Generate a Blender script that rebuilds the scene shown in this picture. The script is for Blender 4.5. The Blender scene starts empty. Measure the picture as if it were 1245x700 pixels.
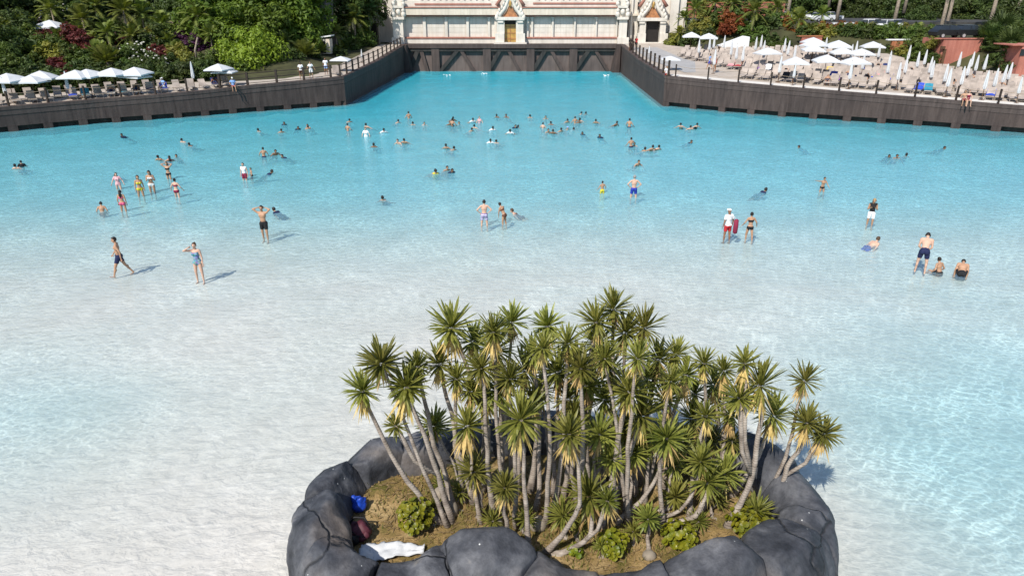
import bpy, math, random
import numpy as np
from mathutils import Vector, Matrix, noise
from mathutils.geometry import delaunay_2d_cdt

# ------------------------------------------------------------------ camera, sky, sun, exposure
scene = bpy.context.scene
COL = scene.collection
CAM_H, FPX, PITCH, CX, CY = 10.7, 830.0, math.radians(22.9), 622.5, 350.0
cam_data = bpy.data.cameras.new('camera')
cam_data.sensor_fit = 'HORIZONTAL'; cam_data.sensor_width = 36.0
cam_data.lens = 36.0 * FPX / 1245.0
cam_data.clip_start = 0.1; cam_data.clip_end = 6000
cam = bpy.data.objects.new('camera', cam_data); COL.objects.link(cam)
cam.location = (0, 0, CAM_H); cam.rotation_euler = (math.pi / 2 - PITCH, 0, 0)
scene.camera = cam

SUN_EL, SUN_AZ = math.radians(47), math.radians(211)      # azimuth clockwise from +Y
world = bpy.data.worlds.new('World'); scene.world = world; world.use_nodes = True
wn = world.node_tree.nodes; wl = world.node_tree.links
sky = wn.new('ShaderNodeTexSky'); sky.sky_type = 'NISHITA'; sky.sun_disc = False
sky.sun_elevation = SUN_EL; sky.sun_rotation = SUN_AZ
sky.altitude = 100; sky.air_density = 1.0; sky.dust_density = 0.6; sky.ozone_density = 1.4
wl.new(sky.outputs[0], wn['Background'].inputs[0]); wn['Background'].inputs[1].default_value = 0.13
sun_data = bpy.data.lights.new('sun', 'SUN'); sun_data.energy = 4.4; sun_data.angle = math.radians(0.53)
sun_data.color = (1.0, 0.95, 0.87)
sun = bpy.data.objects.new('sun', sun_data); COL.objects.link(sun)
sd = Vector((math.sin(SUN_AZ) * math.cos(SUN_EL), math.cos(SUN_AZ) * math.cos(SUN_EL), math.sin(SUN_EL)))
sun.rotation_euler = (-sd).to_track_quat('-Z', 'Y').to_euler()
sun.location = sd * 150
vs = scene.view_settings
vs.view_transform = 'Standard'; vs.look = 'None'; vs.exposure = 0.32; vs.gamma = 1.0; vs.use_curve_mapping = False
scene.cycles.use_denoising = True
scene.cycles.max_bounces = 7; scene.cycles.diffuse_bounces = 3; scene.cycles.glossy_bounces = 2
scene.cycles.transmission_bounces = 2; scene.cycles.transparent_max_bounces = 12; scene.cycles.volume_bounces = 0
scene.cycles.caustics_reflective = False; scene.cycles.caustics_refractive = False

# ------------------------------------------------------------------ helpers
def ray(px, py):
    u = (px - CX) / FPX; v = (CY - py) / FPX
    return (u, math.cos(PITCH) + v * math.sin(PITCH), -math.sin(PITCH) + v * math.cos(PITCH))
def at(px, py, z=0.0):                      # the point where a pixel's ray meets a level
    d = ray(px, py); t = (z - CAM_H) / d[2]
    return Vector((d[0] * t, d[1] * t, z))
def atY(px, py, Y):                         # ... or a plane facing the camera
    d = ray(px, py); t = Y / d[1]
    return Vector((d[0] * t, Y, CAM_H + d[2] * t))
def smooth01(t):
    t = max(0.0, min(1.0, t)); return t * t * (3 - 2 * t)
def tag(o, label=None, cat=None, group=None, kind=None):
    if label: o['label'] = label
    if cat: o['category'] = cat
    if group: o['group'] = group
    if kind: o['kind'] = kind
    return o
def empty(name, loc=(0, 0, 0), rz=0.0, label=None, cat=None, group=None):
    o = bpy.data.objects.new(name, None); COL.objects.link(o)
    o.empty_display_size = 0.3; o.location = loc; o.rotation_euler = (0, 0, rz)
    return tag(o, label, cat, group)
def link_mesh(name, me, parent=None, mat=None):
    o = bpy.data.objects.new(name, me); COL.objects.link(o)
    if parent: o.parent = parent
    if mat is not None:
        if len(me.materials) == 0: me.materials.append(mat)
        elif me.materials[0] != mat:
            o.material_slots[0].link = 'OBJECT'; o.material_slots[0].material = mat
    return o
def copy_tree(o, parent=None):
    c = o.copy(); COL.objects.link(c); c.parent = parent
    for ch in o.children: copy_tree(ch, c)
    return c
class MB:
    def __init__(s): s.v = []; s.f = []
    def add(s, vs, fs):
        n = len(s.v); s.v.extend([tuple(p) for p in vs]); s.f.extend([tuple(i + n for i in f) for f in fs]); return s
    def box(s, x0, x1, y0, y1, z0, z1, M=None):
        p = [Vector((x, y, z)) for z in (z0, z1) for y in (y0, y1) for x in (x0, x1)]
        if M is not None: p = [M @ q for q in p]
        return s.add(p, [(0, 2, 3, 1), (4, 5, 7, 6), (0, 1, 5, 4), (2, 6, 7, 3), (0, 4, 6, 2), (1, 3, 7, 5)])
    def prism(s, poly, z0, z1):             # poly ccw in XY
        n = len(poly); p = [(x, y, z0) for x, y in poly] + [(x, y, z1) for x, y in poly]
        return s.add(p, [tuple(range(n - 1, -1, -1)), tuple(range(n, 2 * n))] + [(i, (i + 1) % n, n + (i + 1) % n, n + i) for i in range(n)])
    def slab_xz(s, poly, y0, y1):           # outline in XZ, thickness in Y
        n = len(poly); p = [(x, y0, z) for x, z in poly] + [(x, y1, z) for x, z in poly]
        return s.add(p, [tuple(range(n)), tuple(range(2 * n - 1, n - 1, -1))] + [((i + 1) % n, i, n + i, n + (i + 1) % n) for i in range(n)])
    def tube(s, pts, rad, n=6, cap=True):
        pts = [Vector(p) for p in pts]
        if not hasattr(rad, '__len__'): rad = [rad] * len(pts)
        base = len(s.v); ref = None
        for i, p in enumerate(pts):
            d = (pts[min(i + 1, len(pts) - 1)] - pts[max(i - 1, 0)]).normalized()
            if ref is None: ref = d.orthogonal().normalized()
            ref = (ref - d * ref.dot(d)).normalized() if (ref - d * ref.dot(d)).length > 1e-6 else d.orthogonal().normalized()
            b = d.cross(ref)
            for k in range(n):
                a = 2 * math.pi * k / n
                s.v.append(tuple(p + (ref * math.cos(a) + b * math.sin(a)) * rad[i]))
        for i in range(len(pts) - 1):
            for k in range(n):
                k2 = (k + 1) % n
                s.f.append((base + i * n + k, base + i * n + k2, base + (i + 1) * n + k2, base + (i + 1) * n + k))
        if cap:
            s.f.append(tuple(base + k for k in range(n - 1, -1, -1)))
            s.f.append(tuple(base + (len(pts) - 1) * n + k for k in range(n)))
        return s
    def lathe(s, prof, n=10, c=(0, 0, 0)):  # prof [(r,z)]
        base = len(s.v)
        for r, z in prof:
            for k in range(n):
                a = 2 * math.pi * k / n; s.v.append((c[0] + r * math.cos(a), c[1] + r * math.sin(a), c[2] + z))
        for i in range(len(prof) - 1):
            for k in range(n):
                k2 = (k + 1) % n
                s.f.append((base + i * n + k, base + i * n + k2, base + (i + 1) * n + k2, base + (i + 1) * n + k))
        s.f.append(tuple(base + k for k in range(n - 1, -1, -1)))
        s.f.append(tuple(base + (len(prof) - 1) * n + k for k in range(n)))
        return s
    def ellipsoid(s, c, r, nu=8, nv=6, M=None):
        p = []; f = []
        p.append((0, 0, -1))
        for j in range(1, nv):
            b = -math.pi / 2 + math.pi * j / nv
            for k in range(nu):
                a = 2 * math.pi * k / nu; p.append((math.cos(b) * math.cos(a), math.cos(b) * math.sin(a), math.sin(b)))
        p.append((0, 0, 1)); last = len(p) - 1
        for k in range(nu):
            f.append((0, 1 + (k + 1) % nu, 1 + k)); f.append((last, last - nu + k, last - nu + (k + 1) % nu))
        for j in range(nv - 2):
            for k in range(nu):
                a = 1 + j * nu + k; b = 1 + j * nu + (k + 1) % nu; f.append((a, b, b + nu, a + nu))
        q = [Vector((x * r[0], y * r[1], z * r[2])) for x, y, z in p]
        if M is not None: q = [M @ w for w in q]
        return s.add([w + Vector(c) for w in q], f)
    def mesh(s, name, smooth=False):
        me = bpy.data.meshes.new(name); me.from_pydata(s.v, [], s.f); me.update()
        if smooth: me.polygons.foreach_set('use_smooth', [True] * len(me.polygons))
        return me
    def build(s, name, mat, parent=None, smooth=False):
        me = s.mesh(name, smooth); me.materials.append(mat)
        return link_mesh(name, me, parent)

# ------------------------------------------------------------------ materials (all procedural)
class N:                                    # small node builder
    def __init__(s, name):
        s.m = bpy.data.materials.new(name); s.m.use_nodes = True
        s.t = s.m.node_tree; s.bsdf = s.t.nodes['Principled BSDF']; s.out = s.t.nodes['Material Output']
    def n(s, typ, **kw):
        o = s.t.nodes.new(typ)
        for k, v in kw.items():
            if k.startswith('i_'):
                key = k[2:]; key = int(key) if key.isdigit() else key.replace('_', ' ')
                if hasattr(v, 'is_linked'): s.t.links.new(v, o.inputs[key])
                else: o.inputs[key].default_value = v
            else: setattr(o, k, v)
        return o
    def l(s, a, b): s.t.links.new(a, b)
    def pos(s, scale=(1, 1, 1), obj=False):
        if obj: src = s.n('ShaderNodeTexCoord').outputs['Object']
        else: src = s.n('ShaderNodeNewGeometry').outputs['Position']
        return s.n('ShaderNodeMapping', i_Vector=src, i_Scale=scale).outputs[0]
    def noise(s, vec, scale, detail=3, rough=0.55, dist=0.0):
        return s.n('ShaderNodeTexNoise', i_Vector=vec, i_Scale=scale, i_Detail=detail, i_Roughness=rough, i_Distortion=dist).outputs['Fac']
    def ramp(s, fac, stops):
        r = s.n('ShaderNodeValToRGB'); r.color_ramp.elements[0].position = stops[0][0]; r.color_ramp.elements[0].color = (*stops[0][1], 1)
        r.color_ramp.elements[1].position = stops[-1][0]; r.color_ramp.elements[1].color = (*stops[-1][1], 1)
        for p, c in stops[1:-1]:
            e = r.color_ramp.elements.new(p); e.color = (*c, 1)
        s.l(fac, r.inputs[0]); return r.outputs[0]
    def mix(s, fac, a, b, mode='MIX'):
        m = s.n('ShaderNodeMix', data_type='RGBA', blend_type=mode)
        for val, idx in ((fac, 0), (a, 6), (b, 7)):
            if hasattr(val, 'is_linked'): s.l(val, m.inputs[idx])
            else: m.inputs[idx].default_value = val if idx == 0 else (*val, 1) if len(val) == 3 else val
        return m.outputs[2]
    def math(s, op, a, b=0.0, c=0.0):
        m = s.n('ShaderNodeMath', operation=op)
        for i, v in enumerate((a, b, c)):
            if hasattr(v, 'is_linked'): s.l(v, m.inputs[i])
            else: m.inputs[i].default_value = v
        return m.outputs[0]
    def bump(s, h, strength=0.3, dist=0.05):
        b = s.n('ShaderNodeBump', i_Strength=strength, i_Distance=dist, i_Height=h); s.l(b.outputs[0], s.bsdf.inputs['Normal']); return b.outputs[0]
    def fin(s, col=None, rough=0.7, spec=0.35, metal=0.0):
        if col is not None:
            if hasattr(col, 'is_linked'): s.l(col, s.bsdf.inputs['Base Color'])
            else: s.bsdf.inputs['Base Color'].default_value = (*col, 1)
        s.bsdf.inputs['Roughness'].default_value = rough; s.bsdf.inputs['Specular IOR Level'].default_value = spec
        s.bsdf.inputs['Metallic'].default_value = metal
        return s.m

def plain(name, col, rough=0.7, var=0.12, scale=6.0, spec=0.3, bump=0.0):
    k = N(name); f = k.noise(k.pos(), scale, 3)
    c = k.ramp(f, [(0.3, tuple(x * (1 - var) for x in col)), (0.7, tuple(min(1, x * (1 + var)) for x in col))])
    if bump: k.bump(f, bump, 0.02)
    return k.fin(c, rough, spec)
def leafmat(name, dark, light, scale=0.9, trans=0.28, rough=0.55, randv=0.35):
    k = N(name)
    f = k.noise(k.pos(), scale, 3, 0.6); g = k.noise(k.pos(), scale * 9, 1)
    f2 = k.math('ADD', k.math('MULTIPLY', f, 0.65), k.math('MULTIPLY', g, 0.35))
    c = k.ramp(f2, [(0.36, dark), (0.66, light)])
    rnd = k.n('ShaderNodeObjectInfo').outputs['Random']
    hsv = k.n('ShaderNodeHueSaturation', i_Color=c, i_Value=k.math('MULTIPLY_ADD', rnd, randv, 1 - randv / 2), i_Hue=k.math('MULTIPLY_ADD', rnd, 0.03, 0.485))
    c = hsv.outputs[0]
    k.fin(c, rough, 0.3)
    tr = k.n('ShaderNodeBsdfTranslucent', i_Color=k.mix(1.0, c, (1.3, 1.35, 0.6), 'MULTIPLY'))
    mx = k.n('ShaderNodeMixShader', i_0=trans); k.l(k.bsdf.outputs[0], mx.inputs[1]); k.l(tr.outputs[0], mx.inputs[2])
    k.l(mx.outputs[0], k.out.inputs['Surface'])
    return k.m

M = {}
M['leaf_mid'] = leafmat('leaf_mid', (0.035, 0.062, 0.011), (0.125, 0.175, 0.03))
M['leaf_bright'] = leafmat('leaf_bright', (0.04, 0.075, 0.008), (0.15, 0.21, 0.022))
M['leaf_lime'] = leafmat('leaf_lime', (0.11, 0.16, 0.012), (0.24, 0.29, 0.022), 1.5)
M['leaf_dark'] = leafmat('leaf_dark', (0.024, 0.044, 0.010), (0.092, 0.125, 0.028))
M['leaf_red'] = leafmat('leaf_red', (0.05, 0.010, 0.012), (0.16, 0.03, 0.03))
M['leaf_purple'] = leafmat('leaf_purple', (0.035, 0.010, 0.03), (0.09, 0.022, 0.075))
M['leaf_orange'] = leafmat('leaf_orange', (0.14, 0.055, 0.012), (0.33, 0.15, 0.025))
M['leaf_rust'] = leafmat('leaf_rust', (0.12, 0.025, 0.012), (0.26, 0.06, 0.02))
M['leaf_yellow'] = leafmat('leaf_yellow', (0.11, 0.13, 0.02), (0.30, 0.28, 0.05))
M['leaf_palm'] = leafmat('leaf_palm', (0.07, 0.10, 0.016), (0.24, 0.27, 0.06), 1.2)
M['leaf_palm_dark'] = leafmat('leaf_palm_dark', (0.03, 0.055, 0.015), (0.11, 0.15, 0.04), 1.2)
M['flower'] = leafmat('flower', (0.55, 0.52, 0.50), (0.75, 0.72, 0.70))
M['yucca'] = leafmat('yucca', (0.085, 0.100, 0.016), (0.285, 0.275, 0.060), 1.6, 0.25, 0.42, 0.55)
M['yucca_dry'] = leafmat('yucca_dry', (0.36, 0.25, 0.085), (0.68, 0.50, 0.20), 2.5, 0.2, 0.7)
M['succulent'] = leafmat('succulent', (0.085, 0.12, 0.010), (0.29, 0.27, 0.018), 5.0, 0.2, 0.4)

k = N('bark'); p = k.pos(obj=True)
f = k.noise(p, 5, 4); w = k.n('ShaderNodeTexWave', i_Vector=p, i_Scale=6.0, i_Distortion=3.0, i_Detail=2.0, bands_direction='Z').outputs['Fac']
c = k.ramp(k.math('ADD', k.math('MULTIPLY', f, 0.9), k.math('MULTIPLY', w, 0.1)), [(0.3, (0.14, 0.112, 0.09)), (0.5, (0.28, 0.235, 0.195)), (0.7, (0.42, 0.365, 0.31))])
k.bump(k.math('ADD', f, k.math('MULTIPLY', w, 0.25)), 0.6, 0.02); M['bark'] = k.fin(c, 0.85, 0.2)
M['palm_bark'] = plain('palm_bark', (0.27, 0.22, 0.17), 0.9, 0.35, 5, bump=0.5)
M['dark_bark'] = plain('dark_bark', (0.07, 0.055, 0.04), 0.9, 0.35, 5, bump=0.5)

def rockmat():
    k = N('sculpted_rock'); p = k.pos()
    f = k.noise(p, 1.1, 5, 0.6, 0.3); g = k.noise(p, 9, 4, 0.6); h = k.noise(p, 0.55, 2)
    c = k.ramp(f, [(0.30, (0.022, 0.024, 0.029)), (0.47, (0.060, 0.063, 0.073)), (0.62, (0.118, 0.120, 0.130)), (0.78, (0.23, 0.205, 0.17))])
    c = k.mix(k.math('MULTIPLY', k.ramp(h, [(0.56, (0, 0, 0)), (0.70, (1, 1, 1))]), 0.5), c, (0.16, 0.12, 0.085))
    c = k.mix(0.55, c, k.ramp(g, [(0.3, (0.5, 0.5, 0.5)), (0.75, (1.25, 1.25, 1.25))]), 'MULTIPLY')
    st = k.noise(k.pos((3.2, 3.2, 0.35)), 1.4, 4, 0.6)
    c = k.mix(0.6, c, k.ramp(st, [(0.35, (0.62, 0.62, 0.64)), (0.65, (1.25, 1.23, 1.2))]), 'MULTIPLY')
    wp = k.n('ShaderNodeVectorMath', operation='ADD'); k.l(p, wp.inputs[0])
    nz = k.n('ShaderNodeTexNoise', i_Vector=p, i_Scale=1.3, i_Detail=3.0); sc = k.n('ShaderNodeVectorMath', operation='SCALE', i_Scale=0.5); k.l(nz.outputs['Color'], sc.inputs[0]); k.l(sc.outputs[0], wp.inputs[1])
    v = k.n('ShaderNodeTexVoronoi', feature='DISTANCE_TO_EDGE', i_Vector=wp.outputs[0], i_Scale=0.36).outputs['Distance']
    crack = k.ramp(v, [(0.0, (0, 0, 0)), (0.012, (1, 1, 1))])
    c = k.mix(k.math('MULTIPLY', k.math('SUBTRACT', 1.0, crack), 0.75), c, (0.012, 0.012, 0.014))
    sp = k.n('ShaderNodeTexVoronoi', i_Vector=p, i_Scale=3.2).outputs['Distance']
    c = k.mix(k.ramp(sp, [(0.035, (1, 1, 1)), (0.055, (0, 0, 0))]), c, (0.55, 0.55, 0.53))
    k.bump(k.math('ADD', k.math('MULTIPLY', crack, 1.2), k.math('ADD', f, k.math('MULTIPLY', g, 0.6))), 0.7, 0.05)
    sz_ = k.n('ShaderNodeSeparateXYZ'); k.l(p, sz_.inputs[0]); tz = k.math('ADD', sz_.outputs[2], k.math('MULTIPLY', g, 0.22))     # tide mark of lime and algae
    c = k.mix(k.math('MULTIPLY', k.ramp(tz, [(0.16, (0, 0, 0)), (0.22, (1, 1, 1)), (0.30, (1, 1, 1)), (0.42, (0, 0, 0))]), 0.55), c, (0.24, 0.23, 0.20))
    return k.fin(c, 0.68, 0.35)
M['rock'] = rockmat()
M['pale_rock'] = plain('pale_rock', (0.26, 0.22, 0.17), 0.85, 0.35, 3, bump=0.6)
k = N('soil'); p = k.pos(); f = k.noise(p, 1.6, 5, 0.65); g = k.noise(p, 26, 3)
c = k.ramp(f, [(0.32, (0.09, 0.085, 0.022)), (0.5, (0.26, 0.175, 0.075)), (0.68, (0.40, 0.29, 0.15))])
c = k.mix(0.6, c, k.ramp(g, [(0.3, (0.55, 0.55, 0.5)), (0.7, (1.2, 1.2, 1.15))]), 'MULTIPLY'); k.bump(g, 0.8, 0.03); M['soil'] = k.fin(c, 0.95, 0.1)

def wallmat(name, dark, light):
    k = N(name); f = k.noise(k.pos((2.2, 2.2, 0.22)), 1.6, 5, 0.65); g = k.noise(k.pos(), 0.35, 3); h = k.noise(k.pos(), 6, 3)
    c = k.ramp(f, [(0.3, dark), (0.72, light)])
    c = k.mix(0.7, c, k.ramp(g, [(0.3, (0.68, 0.68, 0.7)), (0.7, (1.2, 1.17, 1.13))]), 'MULTIPLY')
    k.bump(k.math('ADD', f, h), 0.5, 0.04); return k.fin(c, 0.8, 0.25)
M['wall'] = wallmat('pool_wall_stone', (0.042, 0.030, 0.027), (0.092, 0.068, 0.061))
M['wall_cap'] = wallmat('pool_wall_cap', (0.052, 0.039, 0.035), (0.102, 0.077, 0.070))
M['wall_back'] = wallmat('wave_wall_panel', (0.085, 0.066, 0.060), (0.15, 0.118, 0.108))
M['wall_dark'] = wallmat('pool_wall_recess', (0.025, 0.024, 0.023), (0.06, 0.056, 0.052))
M['paving'] = plain('paving', (0.42, 0.36, 0.30), 0.85, 0.12, 0.8)
M['pale_paving'] = plain('pale_paving', (0.66, 0.62, 0.56), 0.85, 0.1, 0.8)
M['grey_paving'] = plain('grey_paving', (0.34, 0.33, 0.32), 0.85, 0.12, 0.8)
M['hill'] = plain('hill_ground', (0.05, 0.05, 0.02), 0.95, 0.5, 0.4)
M['asphalt'] = plain('asphalt', (0.055, 0.054, 0.052), 0.9, 0.25, 1.0)
M['far_ground'] = plain('far_ground', (0.10, 0.095, 0.05), 0.95, 0.4, 0.02)

def plaster(name, col, blocks=True):
    k = N(name); p = k.pos(); f = k.noise(p, 0.7, 4); st = k.noise(k.pos((2.5, 2.5, 0.25)), 1.0, 3)
    c = k.ramp(f, [(0.3, tuple(x * 0.88 for x in col)), (0.7, tuple(min(1, x * 1.06) for x in col))])
    c = k.mix(0.5, c, k.ramp(st, [(0.35, (0.82, 0.80, 0.76)), (0.6, (1.05, 1.05, 1.05))]), 'MULTIPLY')
    k.bump(f, 0.2, 0.03)
    return k.fin(c, 0.75, 0.25)
M['plaster'] = plaster('temple_plaster', (0.66, 0.61, 0.54)); M['cream'] = plaster('temple_cream', (0.66, 0.575, 0.47))
M['trim'] = plaster('temple_trim', (0.40, 0.18, 0.135)); M['gold'] = plain('gilded_wood', (0.42, 0.25, 0.06), 0.45, 0.25, 2.0, 0.6)
M['bronze'] = plain('carved_relief', (0.36, 0.16, 0.07), 0.6, 0.3, 3.0); M['void'] = plain('dark_opening', (0.02, 0.016, 0.014), 0.6, 0.3)
M['terracotta'] = wallmat('terracotta_render', (0.34, 0.12, 0.088), (0.48, 0.20, 0.15))
M['orange_wall'] = wallmat('orange_render', (0.30, 0.11, 0.05), (0.42, 0.18, 0.09))
M['roof_tile'] = plain('roof_tile', (0.24, 0.10, 0.06), 0.8, 0.3, 2)
M['thatch'] = plain('thatch', (0.20, 0.16, 0.11), 0.95, 0.35, 3, bump=0.5)
M['wood_dark'] = plain('dark_timber', (0.035, 0.024, 0.018), 0.7, 0.3, 4)
M['brown_wood'] = plain('brown_timber', (0.10, 0.055, 0.03), 0.7, 0.3, 4)
M['canvas'] = plain('white_canvas', (0.56, 0.57, 0.58), 0.8, 0.04, 1.5)
M['white'] = plain('white_paint', (0.75, 0.75, 0.74), 0.5, 0.05, 2)
M['lounger'] = plain('lounger_fabric', (0.34, 0.287, 0.247), 0.8, 0.32, 0.9)
M['metal'] = plain('grey_metal', (0.35, 0.35, 0.35), 0.4, 0.1, 3, 0.5)
M['rope'] = plain('rope', (0.30, 0.22, 0.15), 0.9, 0.2, 8)
M['glass'] = plain('car_glass', (0.02, 0.025, 0.03), 0.08, 0.1, 1, 0.6)
M['tyre'] = plain('tyre', (0.02, 0.02, 0.02), 0.9, 0.2, 3)
def paint(name, col): return plain(name, col, 0.25, 0.04, 0.5, 0.5)
M['car_white'] = paint('car_white', (0.70, 0.70, 0.70)); M['car_silver'] = paint('car_silver', (0.38, 0.39, 0.40)); M['car_black'] = paint('car_black', (0.015, 0.016, 0.018)); M['car_blue'] = paint('car_blue', (0.03, 0.05, 0.13))
M['foam'] = plain('foam', (0.8, 0.82, 0.82), 0.6, 0.05, 3)

k = N('pool_bed'); p = k.pos(); f = k.noise(p, 0.10, 4, 0.6); g = k.noise(p, 1.1, 5, 0.65); h = k.noise(p, 14, 2)
c = k.ramp(f, [(0.34, (0.65, 0.61, 0.55)), (0.56, (0.685, 0.63, 0.575)), (0.72, (0.665, 0.63, 0.585))])
c = k.mix(0.6, c, k.ramp(g, [(0.32, (0.88, 0.87, 0.85)), (0.68, (1.06, 1.06, 1.06))]), 'MULTIPLY')
c = k.mix(0.35, c, k.ramp(h, [(0.35, (0.88, 0.88, 0.88)), (0.65, (1.06, 1.06, 1.06))]), 'MULTIPLY')
M['bed'] = k.fin(c, 0.9, 0.15)

def watermat():
    k = N('pool_water'); p = k.pos()
    dep = k.n('ShaderNodeAttribute', attribute_name='depth').outputs['Fac']
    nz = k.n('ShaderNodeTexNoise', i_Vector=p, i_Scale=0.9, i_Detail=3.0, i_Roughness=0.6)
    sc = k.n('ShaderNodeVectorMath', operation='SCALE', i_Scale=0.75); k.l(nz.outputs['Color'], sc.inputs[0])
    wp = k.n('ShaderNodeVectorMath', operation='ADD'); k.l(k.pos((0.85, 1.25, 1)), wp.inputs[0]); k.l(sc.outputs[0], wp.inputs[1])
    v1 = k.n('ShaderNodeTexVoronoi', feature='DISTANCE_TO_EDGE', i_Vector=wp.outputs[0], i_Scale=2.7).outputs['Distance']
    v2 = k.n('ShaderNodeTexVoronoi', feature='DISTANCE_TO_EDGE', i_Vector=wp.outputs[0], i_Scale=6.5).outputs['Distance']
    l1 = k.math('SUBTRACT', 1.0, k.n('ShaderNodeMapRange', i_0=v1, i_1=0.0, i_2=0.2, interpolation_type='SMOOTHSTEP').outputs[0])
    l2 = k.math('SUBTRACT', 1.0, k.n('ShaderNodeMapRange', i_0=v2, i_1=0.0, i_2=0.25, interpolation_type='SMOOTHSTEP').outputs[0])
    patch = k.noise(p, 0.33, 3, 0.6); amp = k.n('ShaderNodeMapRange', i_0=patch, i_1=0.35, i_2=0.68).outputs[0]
    caustic_net = k.math('ADD', k.math('MULTIPLY', l1, 0.55), k.math('MULTIPLY', l2, 0.45))
    caustic_net = k.math('MULTIPLY', caustic_net, k.math('MULTIPLY_ADD', amp, 0.45, 0.5))
    caustic_col = k.ramp(caustic_net, [(0.0, (0.88, 0.895, 0.90)), (0.28, (0.97, 0.97, 0.97)), (0.6, (1.15, 1.15, 1.145)), (0.85, (1.38, 1.38, 1.37))])  # bright caustic lines painted into the colour the water lets through
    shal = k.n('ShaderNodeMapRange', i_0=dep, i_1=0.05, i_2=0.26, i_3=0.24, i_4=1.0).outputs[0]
    caustic_col = k.mix(shal, (1, 1, 1), caustic_col)
    rip = k.noise(k.pos((1.0, 1.9, 1)), 1.9, 4, 0.62, 0.6); rip2 = k.noise(p, 0.5, 2)
    bp = k.n('ShaderNodeBump', i_Strength=0.55, i_Distance=0.09, i_Height=k.math('ADD', rip, k.math('MULTIPLY', rip2, 0.7)))
    fr = k.n('ShaderNodeFresnel', i_IOR=1.33); k.l(bp.outputs[0], fr.inputs['Normal'])
    tr = k.n('ShaderNodeBsdfTransparent', i_Color=caustic_col)
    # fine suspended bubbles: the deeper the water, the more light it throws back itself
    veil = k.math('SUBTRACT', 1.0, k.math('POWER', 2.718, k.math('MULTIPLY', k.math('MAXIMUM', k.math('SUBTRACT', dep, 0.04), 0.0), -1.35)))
    df = k.n('ShaderNodeBsdfDiffuse', i_Color=k.mix(1.0, k.ramp(dep, [(0.10, (0.52, 0.61, 0.64)), (0.40, (0.255, 0.565, 0.655)), (0.58, (0.15, 0.53, 0.635)), (0.72, (0.085, 0.49, 0.605)), (1.0, (0.04, 0.435, 0.555))]), caustic_col, 'MULTIPLY')); k.l(bp.outputs[0], df.inputs['Normal'])  # the painted caustic lines tint this diffuse layer as well
    m0 = k.n('ShaderNodeMixShader', i_0=veil); k.l(tr.outputs[0], m0.inputs[1]); k.l(df.outputs[0], m0.inputs[2])
    gl = k.n('ShaderNodeBsdfGlossy', i_Roughness=0.07, i_Color=(0.95, 0.97, 1.0, 1)); k.l(bp.outputs[0], gl.inputs['Normal'])
    mx = k.n('ShaderNodeMixShader', i_0=k.math('MINIMUM', fr.outputs[0], 0.38)); k.l(m0.outputs[0], mx.inputs[1]); k.l(gl.outputs[0], mx.inputs[2])
    k.l(mx.outputs[0], k.out.inputs['Surface'])
    ab = k.n('ShaderNodeVolumeAbsorption', i_Color=(0.0, 0.865, 0.94, 1), i_Density=0.33)
    k.l(ab.outputs[0], k.out.inputs['Volume'])
    k.t.nodes.remove(k.bsdf)
    return k.m
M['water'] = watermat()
# ------------------------------------------------------------------ pool bed, water, ground
# wall lines: water-side foot from the waterline, top height from the wall top above it
def wl_pts(rows):
    out = []
    for px, yb, yt in rows:
        b = at(px, yb); t = atY(px, yt, b.y); out.append((b.x, b.y, t.z))
    return out
LW = wl_pts([(0, 161.6, 131.5), (61, 155.8, 126.5), (121, 150.5, 121.5), (182, 146.2, 116.8), (250, 141, 110.8), (306, 136.5, 104.8), (360, 132.5, 99.8), (421, 128, 93.6)])
d = Vector(LW[0][:2]) - Vector(LW[1][:2]); d.normalize(); LW = [(LW[0][0] + d.x * 22, LW[0][1] + d.y * 22, LW[0][2] - 0.5)] + LW
LC = [LW[-1], (-17.55, 95, 3.25), (-17.1, 105.5, 3.75), (-16.9, 115.0, 4.1)]
RW = wl_pts([(805.5, 129, 92.8), (877, 136, 100), (950, 142, 106.4), (1029, 147.5, 113), (1115, 153, 119.8), (1210, 160, 127.8)])
d = Vector(RW[-1][:2]) - Vector(RW[-2][:2]); d.normalize(); RW = RW + [(RW[-1][0] + d.x * 26, RW[-1][1] + d.y * 26, RW[-1][2] - 0.4)]
RC = [(17.2, 115.0, 4.1), (17.0, 105.5, 3.7), (16.8, 95, 3.3), RW[0]]

def seg_near(pl, x, y):
    q = Vector((x, y)); best = (1e9, 0)
    for a, b in zip(pl, pl[1:]):
        A = Vector(a[:2]); B = Vector(b[:2]); t = max(0, min(1, (q - A).dot(B - A) / (B - A).length_squared)); dd = (A + (B - A) * t - q).length
        if dd < best[0]: best = (dd, a[2] + (b[2] - a[2]) * t)
    return best
LLINE = LW + LC[1:]; RLINE = RC + RW[1:]
def depth(x, y):
    d = float(np.interp(y, [8, 12, 17, 22, 26, 31.4, 33.5, 36, 40, 44, 53, 65, 80, 120], [.06, .07, .075, .09, .12, .22, .29, .36, .46, .51, .57, .66, .95, 1.1]))
    w = math.exp(-(((x + 15.0) / 5.0) ** 2 + ((y - 16.0) / 3.4) ** 2)); d += 0.16 * w
    d += 0.22 * smooth01((x - 5.5) / 5.5) * smooth01((25 - y) / 12.0)
    d += 0.10 * smooth01((x - 4) / 14.0) * smooth01((34 - y) / 12.0) * smooth01((y - 10) / 8.0)
    if y < 26:
        d += 0.035 * (noise.noise(Vector((x * 0.22, y * 0.3, 3.1)))) * 1.2
        d -= 0.03 * smooth01((14 - y) / 4) * smooth01((-2 - x) / 4)
    if y > 52:
        w = min(seg_near(LLINE, x, y)[0], seg_near(RLINE, x, y)[0], abs(115.5 - y)); d = min(d, .34 + .33 * w)
    return max(0.025, d)
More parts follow.
